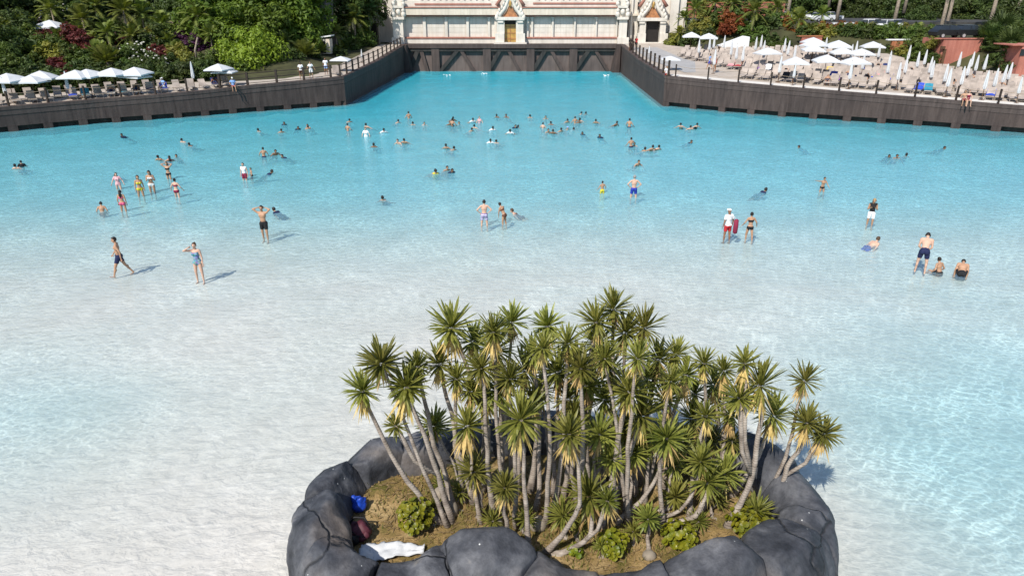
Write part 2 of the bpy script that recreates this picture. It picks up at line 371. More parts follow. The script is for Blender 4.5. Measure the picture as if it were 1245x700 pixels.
def grid_obj(name, xs, ys, zf, mat, smooth=True):
    v = [(x, y, zf(x, y)) for y in ys for x in xs]; n = len(xs)
    f = [(j * n + i, j * n + i + 1, (j + 1) * n + i + 1, (j + 1) * n + i) for j in range(len(ys) - 1) for i in range(n - 1)]
    me = bpy.data.meshes.new(name); me.from_pydata(v, [], f); me.materials.append(mat)
    if smooth: me.polygons.foreach_set('use_smooth', [True] * len(f))
    return link_mesh(name, me)
xs = list(np.concatenate([np.linspace(-110, -26, 15), np.linspace(-25, 25, 101), np.linspace(26, 110, 15)]))
ys = list(np.concatenate([np.linspace(-30, 6, 8), np.linspace(7, 45, 77), np.linspace(46, 117, 48)]))
o = grid_obj('pool_floor', xs, ys, lambda x, y: -depth(x, y), M['bed']); tag(o, 'pale sandy sloping floor under the pool water', 'pool floor', kind='structure')
wx = [x for x in xs if -109.5 < x < 109.5]; wy = [y for y in ys if -29.5 < y < 116.5]; nw = len(wx); mb = MB()
mb.v = [(x, y, 0.0) for y in wy for x in wx]; mb.f = [(j * nw + i, j * nw + i + 1, (j + 1) * nw + i + 1, (j + 1) * nw + i) for j in range(len(wy) - 1) for i in range(nw - 1)]
rim_ = [i for i in range(nw)] + [j * nw + nw - 1 for j in range(1, len(wy))] + [(len(wy) - 1) * nw + i for i in range(nw - 2, -1, -1)] + [j * nw for j in range(len(wy) - 2, 0, -1)]
nb = len(mb.v); mb.v += [(mb.v[i][0], mb.v[i][1], -2.6) for i in rim_]; nr_ = len(rim_)
mb.f += [(rim_[(q + 1) % nr_], rim_[q], nb + q, nb + (q + 1) % nr_) for q in range(nr_)] + [tuple(nb + q for q in range(nr_ - 1, -1, -1))]
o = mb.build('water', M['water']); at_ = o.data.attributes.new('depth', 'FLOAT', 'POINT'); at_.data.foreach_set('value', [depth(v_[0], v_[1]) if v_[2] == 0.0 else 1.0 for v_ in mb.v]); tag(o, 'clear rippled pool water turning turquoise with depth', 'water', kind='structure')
mb = MB(); R = 2500
mb.add([(R * math.cos(a), R * math.sin(a), -4.0) for a in [2 * math.pi * i / 48 for i in range(48)]], [tuple(range(48))])
o = mb.build('ground', M['far_ground']); tag(o, 'dry ground stretching away to the horizon', 'ground', kind='structure')

def offset(pl, o):                          # polyline moved sideways (positive = to its left)
    out = []
    for i, p in enumerate(pl):
        ds = []
        if i > 0: ds.append((Vector(p[:2]) - Vector(pl[i - 1][:2])).normalized())
        if i < len(pl) - 1: ds.append((Vector(pl[i + 1][:2]) - Vector(p[:2])).normalized())
        nn = [Vector((-q.y, q.x)) for q in ds]; m = sum(nn, Vector((0, 0))).normalized(); c = max(0.5, m.dot(nn[0]))
        out.append((p[0] + m.x * o / c, p[1] + m.y * o / c, p[2]))
    return out
def strip(name, pl, o0, o1, zlo, zhi, mat, parent):   # zlo/zhi: functions of the top height
    a = offset(pl, o0); b = offset(pl, o1); v = []; f = []
    for i in range(len(pl)):
        t = pl[i][2]; v += [(a[i][0], a[i][1], zlo(t)), (a[i][0], a[i][1], zhi(t)), (b[i][0], b[i][1], zhi(t)), (b[i][0], b[i][1], zlo(t))]
    for i in range(len(pl) - 1):
        for q in range(4): f.append((4 * i + q, 4 * i + (q + 1) % 4, 4 * i + 4 + (q + 1) % 4, 4 * i + 4 + q))
    f += [(3, 2, 1, 0), tuple(4 * (len(pl) - 1) + q for q in range(4))]
    mb = MB().add(v, f); return mb.build(name, mat, parent)
def along(pl, px, py):                      # point on the polyline closest to the ray's waterline point, with heading
    q = at(px, py); best = None
    for a, b in zip(pl, pl[1:]):
        A = Vector(a[:2]); B = Vector(b[:2]); t = max(0, min(1, (Vector(q[:2]) - A).dot(B - A) / (B - A).length_squared)); P = A + (B - A) * t
        dd = (P - Vector(q[:2])).length
        if best is None or dd < best[0]: best = (dd, P, (B - A).normalized(), a[2] + (b[2] - a[2]) * t)
    return best[1:]
# all four polylines run so that the land lies on their left
def pool_wall(pl, piers, label, slot=True):
    e = empty('pool_wall', (pl[0][0], pl[0][1], 0), 0, label, 'pool wall')
    e.location = (0, 0, 0)
    strip('capping', pl, -0.03, 0.75, lambda t: t - 0.26, lambda t: t + 0.02, M['wall_cap'], e)
    strip('upper_course', pl, 0.0, 0.72, lambda t: t - 0.68, lambda t: t - 0.285, M['wall_cap'], e)
    strip('wall_face', pl, 0.03 if slot else 0.02, 0.70, lambda t: 0.46 if slot else -2.4, lambda t: t - 0.70, M['wall'], e)
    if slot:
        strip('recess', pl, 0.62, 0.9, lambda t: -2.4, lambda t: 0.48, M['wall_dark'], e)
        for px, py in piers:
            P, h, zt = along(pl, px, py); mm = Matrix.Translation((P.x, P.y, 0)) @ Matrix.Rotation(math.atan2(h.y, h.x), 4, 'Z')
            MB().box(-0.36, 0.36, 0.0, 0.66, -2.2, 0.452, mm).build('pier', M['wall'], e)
    return e
pl_left = list(reversed(LW)); pl_left = LW       # runs towards the corner: land on its left
lp = [(-22, 163.5), (17, 160), (60, 156), (102, 152), (142, 149), (180, 146.4), (217, 143.6), (250, 141), (284, 138.4), (317, 135.6), (350, 133.2), (382, 131), (411, 128.8)]
rp = [(809, 129.4), (842, 132.6), (877, 136), (912, 139), (950, 142), (988, 144.6), (1029, 147.5), (1071, 150.2), (1115, 153), (1161, 156.4), (1210, 160), (1260, 163.6)]
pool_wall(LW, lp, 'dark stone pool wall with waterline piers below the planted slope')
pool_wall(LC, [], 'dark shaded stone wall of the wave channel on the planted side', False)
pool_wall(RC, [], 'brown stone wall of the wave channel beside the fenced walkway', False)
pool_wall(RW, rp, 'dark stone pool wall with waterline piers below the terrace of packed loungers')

# wave-machine wall at the head of the channel
e = empty('wave_chamber_wall', (0, 0, 0), 0, 'dark stone wave chamber wall with diagonal braces below the white temple', 'pool wall')
YB = 115.0
MB().box(-18.2, 18.4, YB + 0.5, YB + 1.2, -2.4, 4.05).build('wall_face', M['wall_back'], e)
MB().box(-17.2, 17.5, YB - 0.25, YB + 0.48, 3.52, 4.12).build('top_beam', M['wall_cap'], e)
MB().box(-16.4, 16.6, YB - 0.05, YB + 0.49, 3.05, 3.36).build('lintel', M['wall_dark'], e)
for px in (529.5, 592, 645, 697):
    x = atY(px, 70, YB).x
    MB().box(x - 0.62, x + 0.62, YB - 0.12, YB + 0.497, -2.3, 3.515).build('post', M['wall_cap'], e)
for pa, pb in ((533, 555), (592, 607), (646, 662), (697, 715), (497, 507)):
    a = atY(pa, 87, YB); b = atY(pb, 60.5, YB)
    MB().slab_xz([(a.x - 0.35, -0.3), (a.x + 0.35, -0.3), (b.x + 0.35, 3.04), (b.x - 0.35, 3.04)], YB - 0.02, YB + 0.493).build('brace', M['wall_dark'], e)
for pa, pb in ((520, 512), (578, 561), (633, 619), (686, 671), (741, 725)):
    a = atY(pa, 87, YB); b = atY(pb, 60.5, YB)
    MB().slab_xz([(a.x - 0.3, -0.3), (a.x + 0.3, -0.3), (b.x + 0.3, 3.04), (b.x - 0.3, 3.04)], YB + 0.02, YB + 0.487).build('brace', M['wall_cap'], e)
for sx in (-1, 1):                          # battered corner buttresses
    MB().slab_xz([(sx * 17.0, -2.3), (sx * 15.5, -2.3), (sx * 16.6, 4.1), (sx * 17.0, 4.1)][::sx], YB - 2.2, YB + 0.45).build('buttress', M['wall'], e)

# ------------------------------------------------------------------ land behind the walls
def zl(x, y):                               # planted slope
    d1, z1 = seg_near(LW, x, y); d2, z2 = seg_near(LC, x, y)
    dd = min(d1, d2); z = z1 if d1 < d2 else z2
    s = max(0, d1 - 8.5) * 0.16 if x < -25 else 0
    s2 = max(0, d2 - 5.0) * 0.16
    r = min(s2, max(s, 0)) if x >= -25 - 0 else min(s, max(0.0, s2))
    return z - 0.03 + min(6.5, r)
RB = [(24, 113), (28, 106), (38, 101), (50, 96), (53.2, 89), (56, 77), (72, 60)]
def zr(x, y):
    dd, z = seg_near(RLINE, x, y); return z - 0.03 + 0.020 * min(dd, 30)
def land(name, bnd, zf, mat, label, cat, step=2.0):
    pts = [Vector(p[:2]) for p in bnd]; n = len(pts)
    x0 = min(p.x for p in pts); x1 = max(p.x for p in pts); y0 = min(p.y for p in pts); y1 = max(p.y for p in pts)
    def inside(x, y):
        c = False; j = n - 1
        for i in range(n):
            if (pts[i].y > y) != (pts[j].y > y) and x < (pts[j].x - pts[i].x) * (y - pts[i].y) / (pts[j].y - pts[i].y) + pts[i].x: c = not c
            j = i
        return c
    ip = [Vector((x, y)) for x in np.arange(x0 + step / 2, x1, step) for y in np.arange(y0 + step / 2, y1, step) if inside(x, y)]
    r = delaunay_2d_cdt(pts + ip, [], [list(range(n))], 1, 1e-4)
    me = bpy.data.meshes.new(name); me.from_pydata([(p.x, p.y, zf(p.x, p.y)) for p in r[0]], [], [tuple(f) for f in r[2]]); me.materials.append(mat)
    me.polygons.foreach_set('use_smooth', [True] * len(me.polygons)); me.update()
    bm_flip = me.polygons and me.polygons[0].normal.z < 0
    if bm_flip: me.flip_normals()
    o = link_mesh(name, me); return tag(o, label, cat, kind='structure')
lb = [p[:2] for p in offset(LLINE, 0.7)]
land('planted_slope', lb + [(-16.9, 117.0), (-20, 175), (-150, 175), (-150, 48)], zl, M['hill'], 'planted bank of dark soil rising behind the sun terrace', 'slope', 2.5)
LT = offset(LW, 0.72); LTb = offset(LW, 8.6)[:6] + [offset(LW, 5.0)[6], offset(LW, 3.6)[7], (-21.4, 82), (-20.8, 115.0)]
land('lower_terrace', [p[:2] for p in LT] + [p[:2] for p in offset(LC, 0.72)][1:] + [p[:2] for p in reversed(LTb)], lambda x, y: zl(x, y) + 0.05, M['paving'], 'sand-coloured paved terrace below the planted slope', 'terrace', 1.5)
rb = [p[:2] for p in offset(RLINE, 0.7)]
land('lounger_terrace', rb + [RB[-1], RB[-2], (53.6, 89.5), (50.5, 97), (38, 102), (28, 107), (24, 113), (24, 119), (17.2, 119)], zr, M['paving'], 'sand-coloured paved terrace packed with loungers', 'terrace', 2.0)
strip('edge_path', RW, 0.74, 2.3, lambda t: t - 0.3, lambda t: t + 0.045, M['pale_paving'], None)
o = bpy.data.objects['edge_path']; tag(o, 'pale paved path along the edge of the packed terrace', 'path', kind='structure')
rc2 = [(17.9, 117.5, 4.1), (18.3, 105.5, 3.85), (18.2, 95, 3.46), (19.2, 79.5, 3.02)]
wk = offset(rc2, 0.0); wk2 = [(22.0, 117.5, 4.1), (22.2, 106, 4.0), (22.8, 95, 3.62), (25.4, 80.0, 3.10)]
mb = MB(); mb.add([(x, y, zr(x, y) + 0.035) for x, y, _ in wk] + [(x, y, zr(x, y) + 0.035) for x, y, _ in wk2], [(i + 1, i, 4 + i, 5 + i) for i in range(3)])
o = mb.build('walkway', M['grey_paving']); tag(o, 'grey paved walkway leading to the dark temple doorway', 'path', kind='structure')
# higher ground with the car park behind the retaining walls
def zc(x, y):
    dd, _ = seg_near([(p[0], p[1], 0) for p in RB], x, y)
    return 3.0 + min(3.1 if x > 42 else 4.0, dd * 0.45)
land('planted_bank', [(24, 113)] + RB[1:] + [(150, 20), (150, 128), (24, 128)], zc, M['hill'], 'bank of dark soil behind the lounger terrace', 'slope', 3.0)
mb = MB().box(18, 150, 128, 160, 5.0, 7.03); o = mb.build('car_park', M['asphalt']); tag(o, 'asphalt car park beyond the planted bank', 'car park', kind='structure')
mb = MB().box(-150, 260, 160, 330, -3.0, 7.6); o = mb.build('hill', M['hill']); tag(o, 'dark wooded ground behind the car park', 'hill', kind='structure')
mb = MB().box(-19.5, 24, 115.9, 122, 2.0, 4.09); o = mb.build('temple_forecourt', M['wall_cap']); tag(o, 'dark stone ledge in front of the white temple', 'ledge', kind='structure')

# ------------------------------------------------------------------ white temple at the head of the pool
T = empty('temple_building', (0.5, 117, 4.1), 0, 'white and cream temple with gilded portal above the wave chamber wall', 'building'); T.location = (0, 0, 0)
def fb(name, x0, y0, x1, y1, Y, dep, mat, parent=T):       # box whose front face covers these pixels at distance Y
    a = atY(x0, y1, Y); b = atY(x1, y0, Y)
    return MB().box(a.x, b.x, Y, Y + dep, max(a.z, 4.095), b.z).build(name, mat, parent)
fb('main_wall', 486, -8, 756, 53, 118.0, 6, M['plaster'])
fb('plinth', 489, 47.2, 752, 54, 117.5, 0.498, M['plaster'])
fb('moulding', 489.5, 45.4, 603, 47.1, 117.35, 0.645, M['trim']); fb('moulding', 640, 45.4, 751.5, 47.1, 117.35, 0.645, M['trim'])
pil = [490.5, 516, 542.5, 568.5, 594.5, 602.5, 641.5, 647, 672, 699, 725, 750]
for x in pil: fb('pilaster', x - 1.3, 22.4, x + 1.3, 45.3, 117.62, 0.377, M['plaster']); 
for x in pil: fb('capital', x - 2.1, 21.0, x + 2.1, 22.9, 117.5, 0.49, M['plaster'])
for a, b in zip(pil, pil[1:]):
    if b - a > 15 and not (a == 602.5):
        for r in range(4):                   # coursed blocks between the pilasters
            y0 = 23.2 + r * 5.5; nn = max(2, round((b - a) / 8))
            for c in range(nn):
                w = (b - a - 4.4) / nn; x0 = a + 2.2 + c * w
                fb('block', x0 + 0.12, y0 + 0.12, x0 + w - 0.12, y0 + 5.38, 117.955, 0.044, M['plaster'])
fb('moulding', 489, 18.6, 605, 20.6, 117.2, 0.79, M['trim']); fb('moulding', 637, 18.6, 752, 20.6, 117.2, 0.79, M['trim'])
fb('cornice', 488, 10.0, 606, 18.5, 116.8, 1.19, M['cream']); fb('cornice', 636, 10.0, 753, 18.5, 116.8, 1.19, M['cream'])
fb('moulding', 488, 8.8, 607, 9.9, 116.65, 1.34, M['trim']); fb('moulding', 635, 8.8, 753, 9.9, 116.65, 1.34, M['trim'])
fb('parapet', 490, 1.2, 606, 8.6, 117.4, 0.59, M['plaster']); fb('parapet', 636, 1.2, 751, 8.6, 117.4, 0.59, M['plaster'])
fb('moulding', 504, 4.4, 597, 6.0, 117.25, 0.7, M['trim']); fb('moulding', 648, 3.4, 749, 5.0, 117.25, 0.7, M['trim'])
for i in range(12): fb('baluster', 509 + i * 7.4, -7, 512 + i * 7.4, 1.1, 117.5, 0.4, M['plaster'])
for i in range(13): fb('baluster', 652 + i * 7.4, -7, 655 + i * 7.4, 1.1, 117.5, 0.4, M['plaster'])
fb('shadow_wall', 500, -20, 745, -0.2, 119.2, 0.6, M['cream'])
MB().slab_xz([(atY(470, 0, 119).x, 13.4), (atY(772, 0, 119).x, 13.4), (atY(740, 0, 119).x, 17.5), (atY(505, 0, 119).x, 17.5)], 117.5, 126).build('roof', M['roof_tile'], T)

def portal(cx, w, Y, ytop, door_mat, relief, tall):
    P = empty('portal', (0, 0, 0)); P.parent = T
    hw = w / 2
    fb('jamb', cx - hw - 9, ytop, cx - hw, 53.5, Y, 1.2, M['plaster'], P); fb('jamb', cx + hw, ytop, cx + hw + 9, 53.5, Y, 1.2, M['plaster'], P)
    fb('base_block', cx - hw - 11, 41, cx - hw - 0.3, 53.6, Y - 0.25, 1.2, M['plaster'], P); fb('base_block', cx + hw + 0.3, 41, cx + hw + 11, 53.6, Y - 0.25, 1.2, M['plaster'], P)
    fb('lintel', cx - hw - 10, ytop - 4, cx + hw + 10, ytop - 0.1, Y - 0.3, 1.5, M['plaster'], P)
    for s in (-1, 1): fb('capital', cx + s * (hw + 5) - 3.4, ytop, cx + s * (hw + 5) + 3.4, ytop + 3, Y - 0.2, 0.19, M['plaster'], P)
    fb('door', cx - hw, ytop + (5 if door_mat is M['gold'] else 0), cx + hw, 53.4, Y + 0.75, 0.2, door_mat, P)
    fb('transom', cx - hw, ytop, cx + hw, ytop + 5, Y + 0.9, 0.2, M['void'], P)
    if door_mat is M['gold']:
        fb('door_rail', cx - 0.35, ytop + 5, cx + 0.35, 53.4, Y + 0.68, 0.06, M['bronze'], P)
        for yy in (32, 40, 47): fb('door_rail', cx - hw, yy, cx + hw, yy + 0.8, Y + 0.70, 0.045, M['bronze'], P)
    fb('step', cx - hw - 13, 51.8, cx + hw + 13, 54.6, Y - 0.9, 0.64, M['plaster'], P)
    c = atY(cx, ytop - 4, Y); u = 0.137                               # metres per pixel here
    MB().slab_xz([(c.x - 9 * u, c.z), (c.x + 9 * u, c.z), (c.x + 4 * u, c.z + 7 * u), (c.x, c.z + 15 * u), (c.x - 4 * u, c.z + 7 * u)], Y + 0.25, Y + 0.5).build('relief', relief, P)
    for s in (-1, 1):
        pts = [(c.x + s * q[0] * u, Y + 0.05, c.z + q[1] * u) for q in ((13, -1), (12, 3), (9, 6), (6.5, 9), (4.5, 13), (3, 17), (1, 23), (0.3, 30 if tall else 25))]
        MB().tube(pts, [0.34, 0.36, 0.3, 0.32, 0.27, 0.28, 0.2, 0.06], 6).build('gable_arm', M['plaster'], P, True)
        for q in ((14, 3, .3), (12.5, 7, .26), (9.5, 10, .24), (7.5, 14, .22), (5.5, 18, .2), (15.5, -0.5, .34)):
            MB().ellipsoid((c.x + s * q[0] * u, Y - 0.05, c.z + q[1] * u), (q[2], q[2], q[2] * 1.5), 6, 5).build('finial', M['plaster'], P, True)
        MB().tube([(c.x + s * 16 * u, Y + .3, c.z + 12 * u), (c.x + s * 11 * u, Y + .3, c.z + 19 * u), (c.x + s * 8 * u, Y + .3, c.z + 26 * u)], [0.3, 0.24, 0.1], 6).build('roof_rib', M['trim'], P, True)
    MB().ellipsoid((c.x, Y + 0.1, c.z + 14 * u), (0.24, 0.2, 0.5), 6, 5).build('figure', M['gold'], P, True)
    return P
portal(620.3, 14, 116.6, 25, M['gold'], M['bronze'], True)
portal(793.5, 15.5, 117.2, 26, M['void'], M['bronze'], False)
# corner towers
for cx, Y in ((484, 116.4), (757.5, 116.6)):
    W = empty('corner_tower', (0, 0, 0)); W.parent = T
    fb('shaft', cx - 5.5, 24, cx + 5.5, 46, Y + 0.3, 2.2, M['plaster'], W); fb('foot', cx - 7.2, 45.9, cx + 7.2, 57, Y, 2.5, M['plaster'], W)
    fb('collar', cx - 7, 21, cx + 7, 24.1, Y - 0.1, 2.4, M['plaster'], W); fb('neck', cx - 5, 10, cx + 5, 21.1, Y + 0.4, 2, M['plaster'], W)
    fb('collar', cx - 6.5, 7, cx + 6.5, 10.1, Y, 2.4, M['plaster'], W); fb('shaft', cx - 4.5, -12, cx + 4.5, 7.1, Y + 0.5, 2, M['plaster'], W)
    for j, (dx, yy, r) in enumerate(((-6.2, 18, .4), (6.2, 18, .4), (-5.8, 13, .33), (5.8, 13, .33), (-6, 5, .34), (6, 5, .34), (-5.2, 1, .28), (5.2, 1, .28), (0, 15, .42))):
        p = atY(cx + dx, yy, Y); MB().ellipsoid((p.x, Y + 0.25, p.z), (r, r, r * 1.25), 6, 5).build('carving', M['plaster'], W, True)
# flanking walls
fb('wing_wall', 440, -10, 479, 56, 121.0, 3, M['plaster']); fb('window', 466.5, 3, 469.5, 14, 120.9, 0.09, M['void'])
fb('wing_wall', 763, -8, 836, 53, 118.9, 5, M['plaster'])
fb('wing_pier', 813, -8, 827, 40, 118.3, 0.59, M['plaster']); fb('wing_pier', 765, -8, 771, 53, 118.4, 0.49, M['plaster']); fb('wing_pier', 773.5, -8, 778, 45, 118.4, 0.49, M['plaster'])
fb('window', 775, 3, 777, 12, 118.3, 0.09, M['void']); fb('ledge', 764, 17, 780, 19.5, 118.2, 0.69, M['cream'])
fb('dark_doorway', 444, 28, 457, 57, 119.6, 1.2, M['void'])
# ------------------------------------------------------------------ rock-rimmed island
isl = empty('rock_wall', (1.0, 11.3, 0), 0, 'dark grey sculpted rock rim around the yucca island', 'rock wall'); isl.location = (0, 0, 0)
RIM = [(-3.02, 9.25, 1.62, 1.2), (-3.78, 10.45, 1.72, 1.2), (-3.80, 11.7, 1.55, 1.12), (-3.15, 12.75, 1.62, 1.1), (-1.9, 13.2, 1.55, 1.05), (-0.4, 13.7, 1.6, 1.05),
       (1.5, 13.95, 1.6, 1.1), (3.2, 13.7, 1.55, 1.1), (4.55, 13.2, 1.6, 1.1), (5.6, 12.5, 1.75, 1.2), (6.0, 11.25, 1.42, 1.35), (5.15, 9.85, 1.52, 1.75),
       (3.55, 9.25, 1.70, 1.4), (2.2, 9.0, 1.28, 1.3), (0.95, 9.0, 1.25, 1.3), (-0.42, 9.5, 1.86, 1.5), (-1.85, 9.2, 1.40, 1.25)]
NR = len(RIM)
def rim_at(t):                              # closed Catmull-Rom
    i = int(math.floor(t)) % NR; u = t - math.floor(t)
    P = [np.array(RIM[(i + j - 1) % NR]) for j in range(4)]
    return 0.5 * (2 * P[1] + (P[2] - P[0]) * u + (2 * P[0] - 5 * P[1] + 4 * P[2] - P[3]) * u * u + (3 * P[1] - P[0] - 3 * P[2] + P[3]) * u ** 3)
cen = np.array([1.0, 11.2])
def dirv0(nrm, c_, s_): return Vector((nrm[0] * c_, nrm[1] * c_, max(s_, 0.05))).normalized()
for i in range(NR):
    rr = random.Random(50 + i); nu, nv = 34, 34; v = []; f = []
    a0, a1 = i - 0.56, i + 0.56
    hb = rr.uniform(-0.04, 0.16); expo = rr.uniform(2.2, 3.6)
    pl1 = Vector((rr.uniform(-1, 1), rr.uniform(-1, 1), rr.uniform(0.2, 1))).normalized()
    for a in range(nu + 1):
        s = a / nu; t = a0 + (a1 - a0) * s
        p = rim_at(t); q = rim_at(t + 0.02); tg = (q - p)[:2]; tg /= np.linalg.norm(tg)
        nrm = np.array([-tg[1], tg[0]])
        if np.dot(nrm, p[:2] - cen) < 0: nrm = -nrm
        e_ = abs(2 * s - 1); end = 1.0 - 0.40 * max(0, (e_ - 0.80) / 0.20) ** 2.0
        zt = (p[2] + hb * (1 - e_ ** 2)) * (0.90 + 0.10 * end); w = p[3] * (0.8 + 0.2 * end)
        for b in range(nv + 1):
            th = math.pi * b / nv            # 0 = inner foot, pi = outer foot
            ct, st = -math.cos(th), math.sin(th)
            cx_ = math.copysign(abs(ct) ** (2 / expo), ct); sz = st ** (2 / expo)
            off = cx_ * w / 2; z0 = 0.3 if ct < 0 else -0.4
            off += (0.14 * (1 - sz)) if ct > 0 else 0
            z = z0 + (zt - z0) * sz
            P = Vector((p[0] + nrm[0] * off, p[1] + nrm[1] * off, z))
            nz = noise.noise(P * 0.9 + Vector((i * 7.3, 0, 0))) * 0.10 + noise.noise(P * 2.1 + Vector((0, i * 3.1, 4))) * 0.045 + noise.noise(P * 5.0) * 0.022
            cell = noise.voronoi(P * 0.75 + Vector((i, 0, 0)))[0]; nz -= 0.05 * max(0, 0.22 - (cell[1] - cell[0])) / 0.22
            nz -= max(0.0, dirv0(nrm, cx_, sz).dot(pl1) - 0.72) * 0.55
            dirv = Vector((nrm[0] * cx_, nrm[1] * cx_, max(sz, 0.05))).normalized()
            P += dirv * nz * (1 if b not in (0, nv) else 0.3)
            v.append(tuple(P))
    for a in range(nu):
        for b in range(nv):
            k0 = a * (nv + 1) + b; f.append((k0, k0 + 1, k0 + nv + 2, k0 + nv + 1))
    f.append(tuple(range(nv, -1, -1))); f.append(tuple(nu * (nv + 1) + b for b in range(nv + 1)))
    VA = np.array(v); c0 = np.array([RIM[i][0], RIM[i][1], RIM[i][2] * .45])       # cut flat facets
    for _ in range(9):
        az = rr.uniform(0, 6.283); el = rr.uniform(.05, 1.35); nv_ = np.array([math.cos(az) * math.cos(el), math.sin(az) * math.cos(el), math.sin(el)])
        h_ = (VA - c0) @ nv_; dm = h_.max() * rr.uniform(.82, .95); ex = np.clip(h_ - dm, 0, None); VA -= nv_ * (ex * .9)[:, None]
    v = [tuple(Vector(q) + Vector((1, 1, 1)) * (.012 * noise.noise(Vector(q) * 9))) for q in VA]
    me = bpy.data.meshes.new('boulder'); me.from_pydata(v, [], f); me.materials.append(M['rock']); me.polygons.foreach_set('use_smooth', [True] * len(f)); me.update()
    link_mesh('boulder', me, isl)
# soil bed inside the rim
SOIL = 0.74
def soil_z(x, y): return SOIL + 0.10 * noise.noise(Vector((x * .7, y * .7, 1))) + 0.05 * noise.noise(Vector((x * 2, y * 2, 5))) + 0.10 * smooth01((y - 10.6) / 2.2)
sb = [tuple(rim_at(j * 0.25)[:2]) for j in range(NR * 4)]
o = land('island_soil', sb, soil_z, M['soil'], 'tan soil bed inside the rock rim', 'soil', 0.16)
# grass and litter on the soil: one mass
rg = random.Random(5); mb = MB()
for _ in range(5200):
    x, y = rg.uniform(-3.3, 5.3), rg.uniform(9.7, 13.0)
    if noise.noise(Vector((x * 0.8, y * 0.8, 9))) < -0.02 and rg.random() < 0.85: continue
    z = soil_z(x, y); h = rg.uniform(.04, .16); a = rg.uniform(0, 6.28); lx, ly = math.cos(a), math.sin(a); w = .012
    mb.add([(x - ly * w, y + lx * w, z - .01), (x + ly * w, y - lx * w, z - .01), (x + lx * h * .6, y + ly * h * .6, z + h)], [(0, 1, 2)])
o = mb.build('grass', leafmat('dry_grass', (0.06, 0.085, 0.015), (0.26, 0.22, 0.06), 1.2)); tag(o, 'thin dry grass growing on the island soil', 'grass', kind='stuff')

mb = MB()
for _ in range(2600):
    x, y = rg.uniform(-3.4, 5.4), rg.uniform(9.7, 13.1); z = soil_z(x, y) + .012; a = rg.uniform(0, 6.28); l_ = rg.uniform(.02, .14); w = rg.uniform(.008, .02); dx, dy = math.cos(a), math.sin(a)
    mb.add([(x - dx * l_, y - dy * l_, z), (x + dy * w, y - dx * w, z + .015), (x + dx * l_, y + dy * l_, z + rg.uniform(0, .03)), (x - dy * w, y + dx * w, z + .01)], [(0, 1, 2, 3)])
o = mb.build('leaf_litter', leafmat('leaf_litter', (0.10, 0.065, 0.03), (0.42, 0.31, 0.15), 9.0)); tag(o, 'scattered dry leaves lying on the island soil', 'leaf litter', kind='stuff')

# ------------------------------------------------------------------ yuccas
def rosette(seed, n, L, up):
    r = random.Random(seed); mb = MB()
    for i in range(n):
        az = i * 2.39996 + r.uniform(-.2, .2); t = (i + 0.5) / n
        el = math.radians(88 - 118 * t ** 0.85 + r.uniform(-8, 8)) * up
        ln = L * r.uniform(.82, 1.08) * (0.72 + 0.28 * math.sin(math.pi * min(1, t + .25)))
        d = Vector((math.cos(az) * math.cos(el), math.sin(az) * math.cos(el), math.sin(el)))
        s = Vector((-math.sin(az), math.cos(az), 0)); nrm = d.cross(s) * -1
        w = r.uniform(.022, .034); dr = (r.uniform(.02, .16) if r.random() < .85 else r.uniform(.3, .5)) * ln
        if t > .5 and r.random() < .12: continue
        p0 = d * .05; p1 = d * ln * .45 - Vector((0, 0, dr * .15)); p2 = d * ln * .78 - Vector((0, 0, dr * .5)); p3 = d * ln - Vector((0, 0, dr))
        k0 = w * .5; fold = nrm * .012
        mb.add([p0 - s * k0, p0 + s * k0, p1 - s * w, p1 - fold, p1 + s * w, p2 - s * w * .8, p2 - fold * .7, p2 + s * w * .8, p3],
               [(0, 3, 2), (0, 1, 3), (1, 4, 3), (2, 3, 6, 5), (3, 4, 7, 6), (5, 6, 8), (6, 7, 8)])
    return mb.mesh('crown')
def skirt(seed, n, L):
    r = random.Random(seed); mb = MB()
    for i in range(n):
        az = r.uniform(0, 6.283); el = math.radians(r.uniform(-86, -48)); ln = L * r.uniform(.6, 1.05)
        d = Vector((math.cos(az) * math.cos(el), math.sin(az) * math.cos(el), math.sin(el))); s = Vector((-math.sin(az), math.cos(az), 0)); w = r.uniform(.018, .032)
        p0 = Vector((math.cos(az) * .04, math.sin(az) * .04, -r.uniform(0.0, .16))); p1 = p0 + d * ln * .5; p2 = p0 + d * ln + Vector((0, 0, -.04))
        mb.add([p0 - s * w * .6, p0 + s * w * .6, p1 + s * w, p1 - s * w, p2], [(0, 1, 2, 3), (3, 2, 4)])
    return mb.mesh('dry_skirt')
ROS = [rosette(100 + i, (66, 74, 82, 90)[i % 4], (.56, .63, .66)[i % 3], (1.0, .9, 1.08)[i % 3]) for i in range(12)]; ROSs = [rosette(200 + i, 52, .5, .95) for i in range(4)]
SKI = [skirt(300 + i, 44, .56) for i in range(4)]
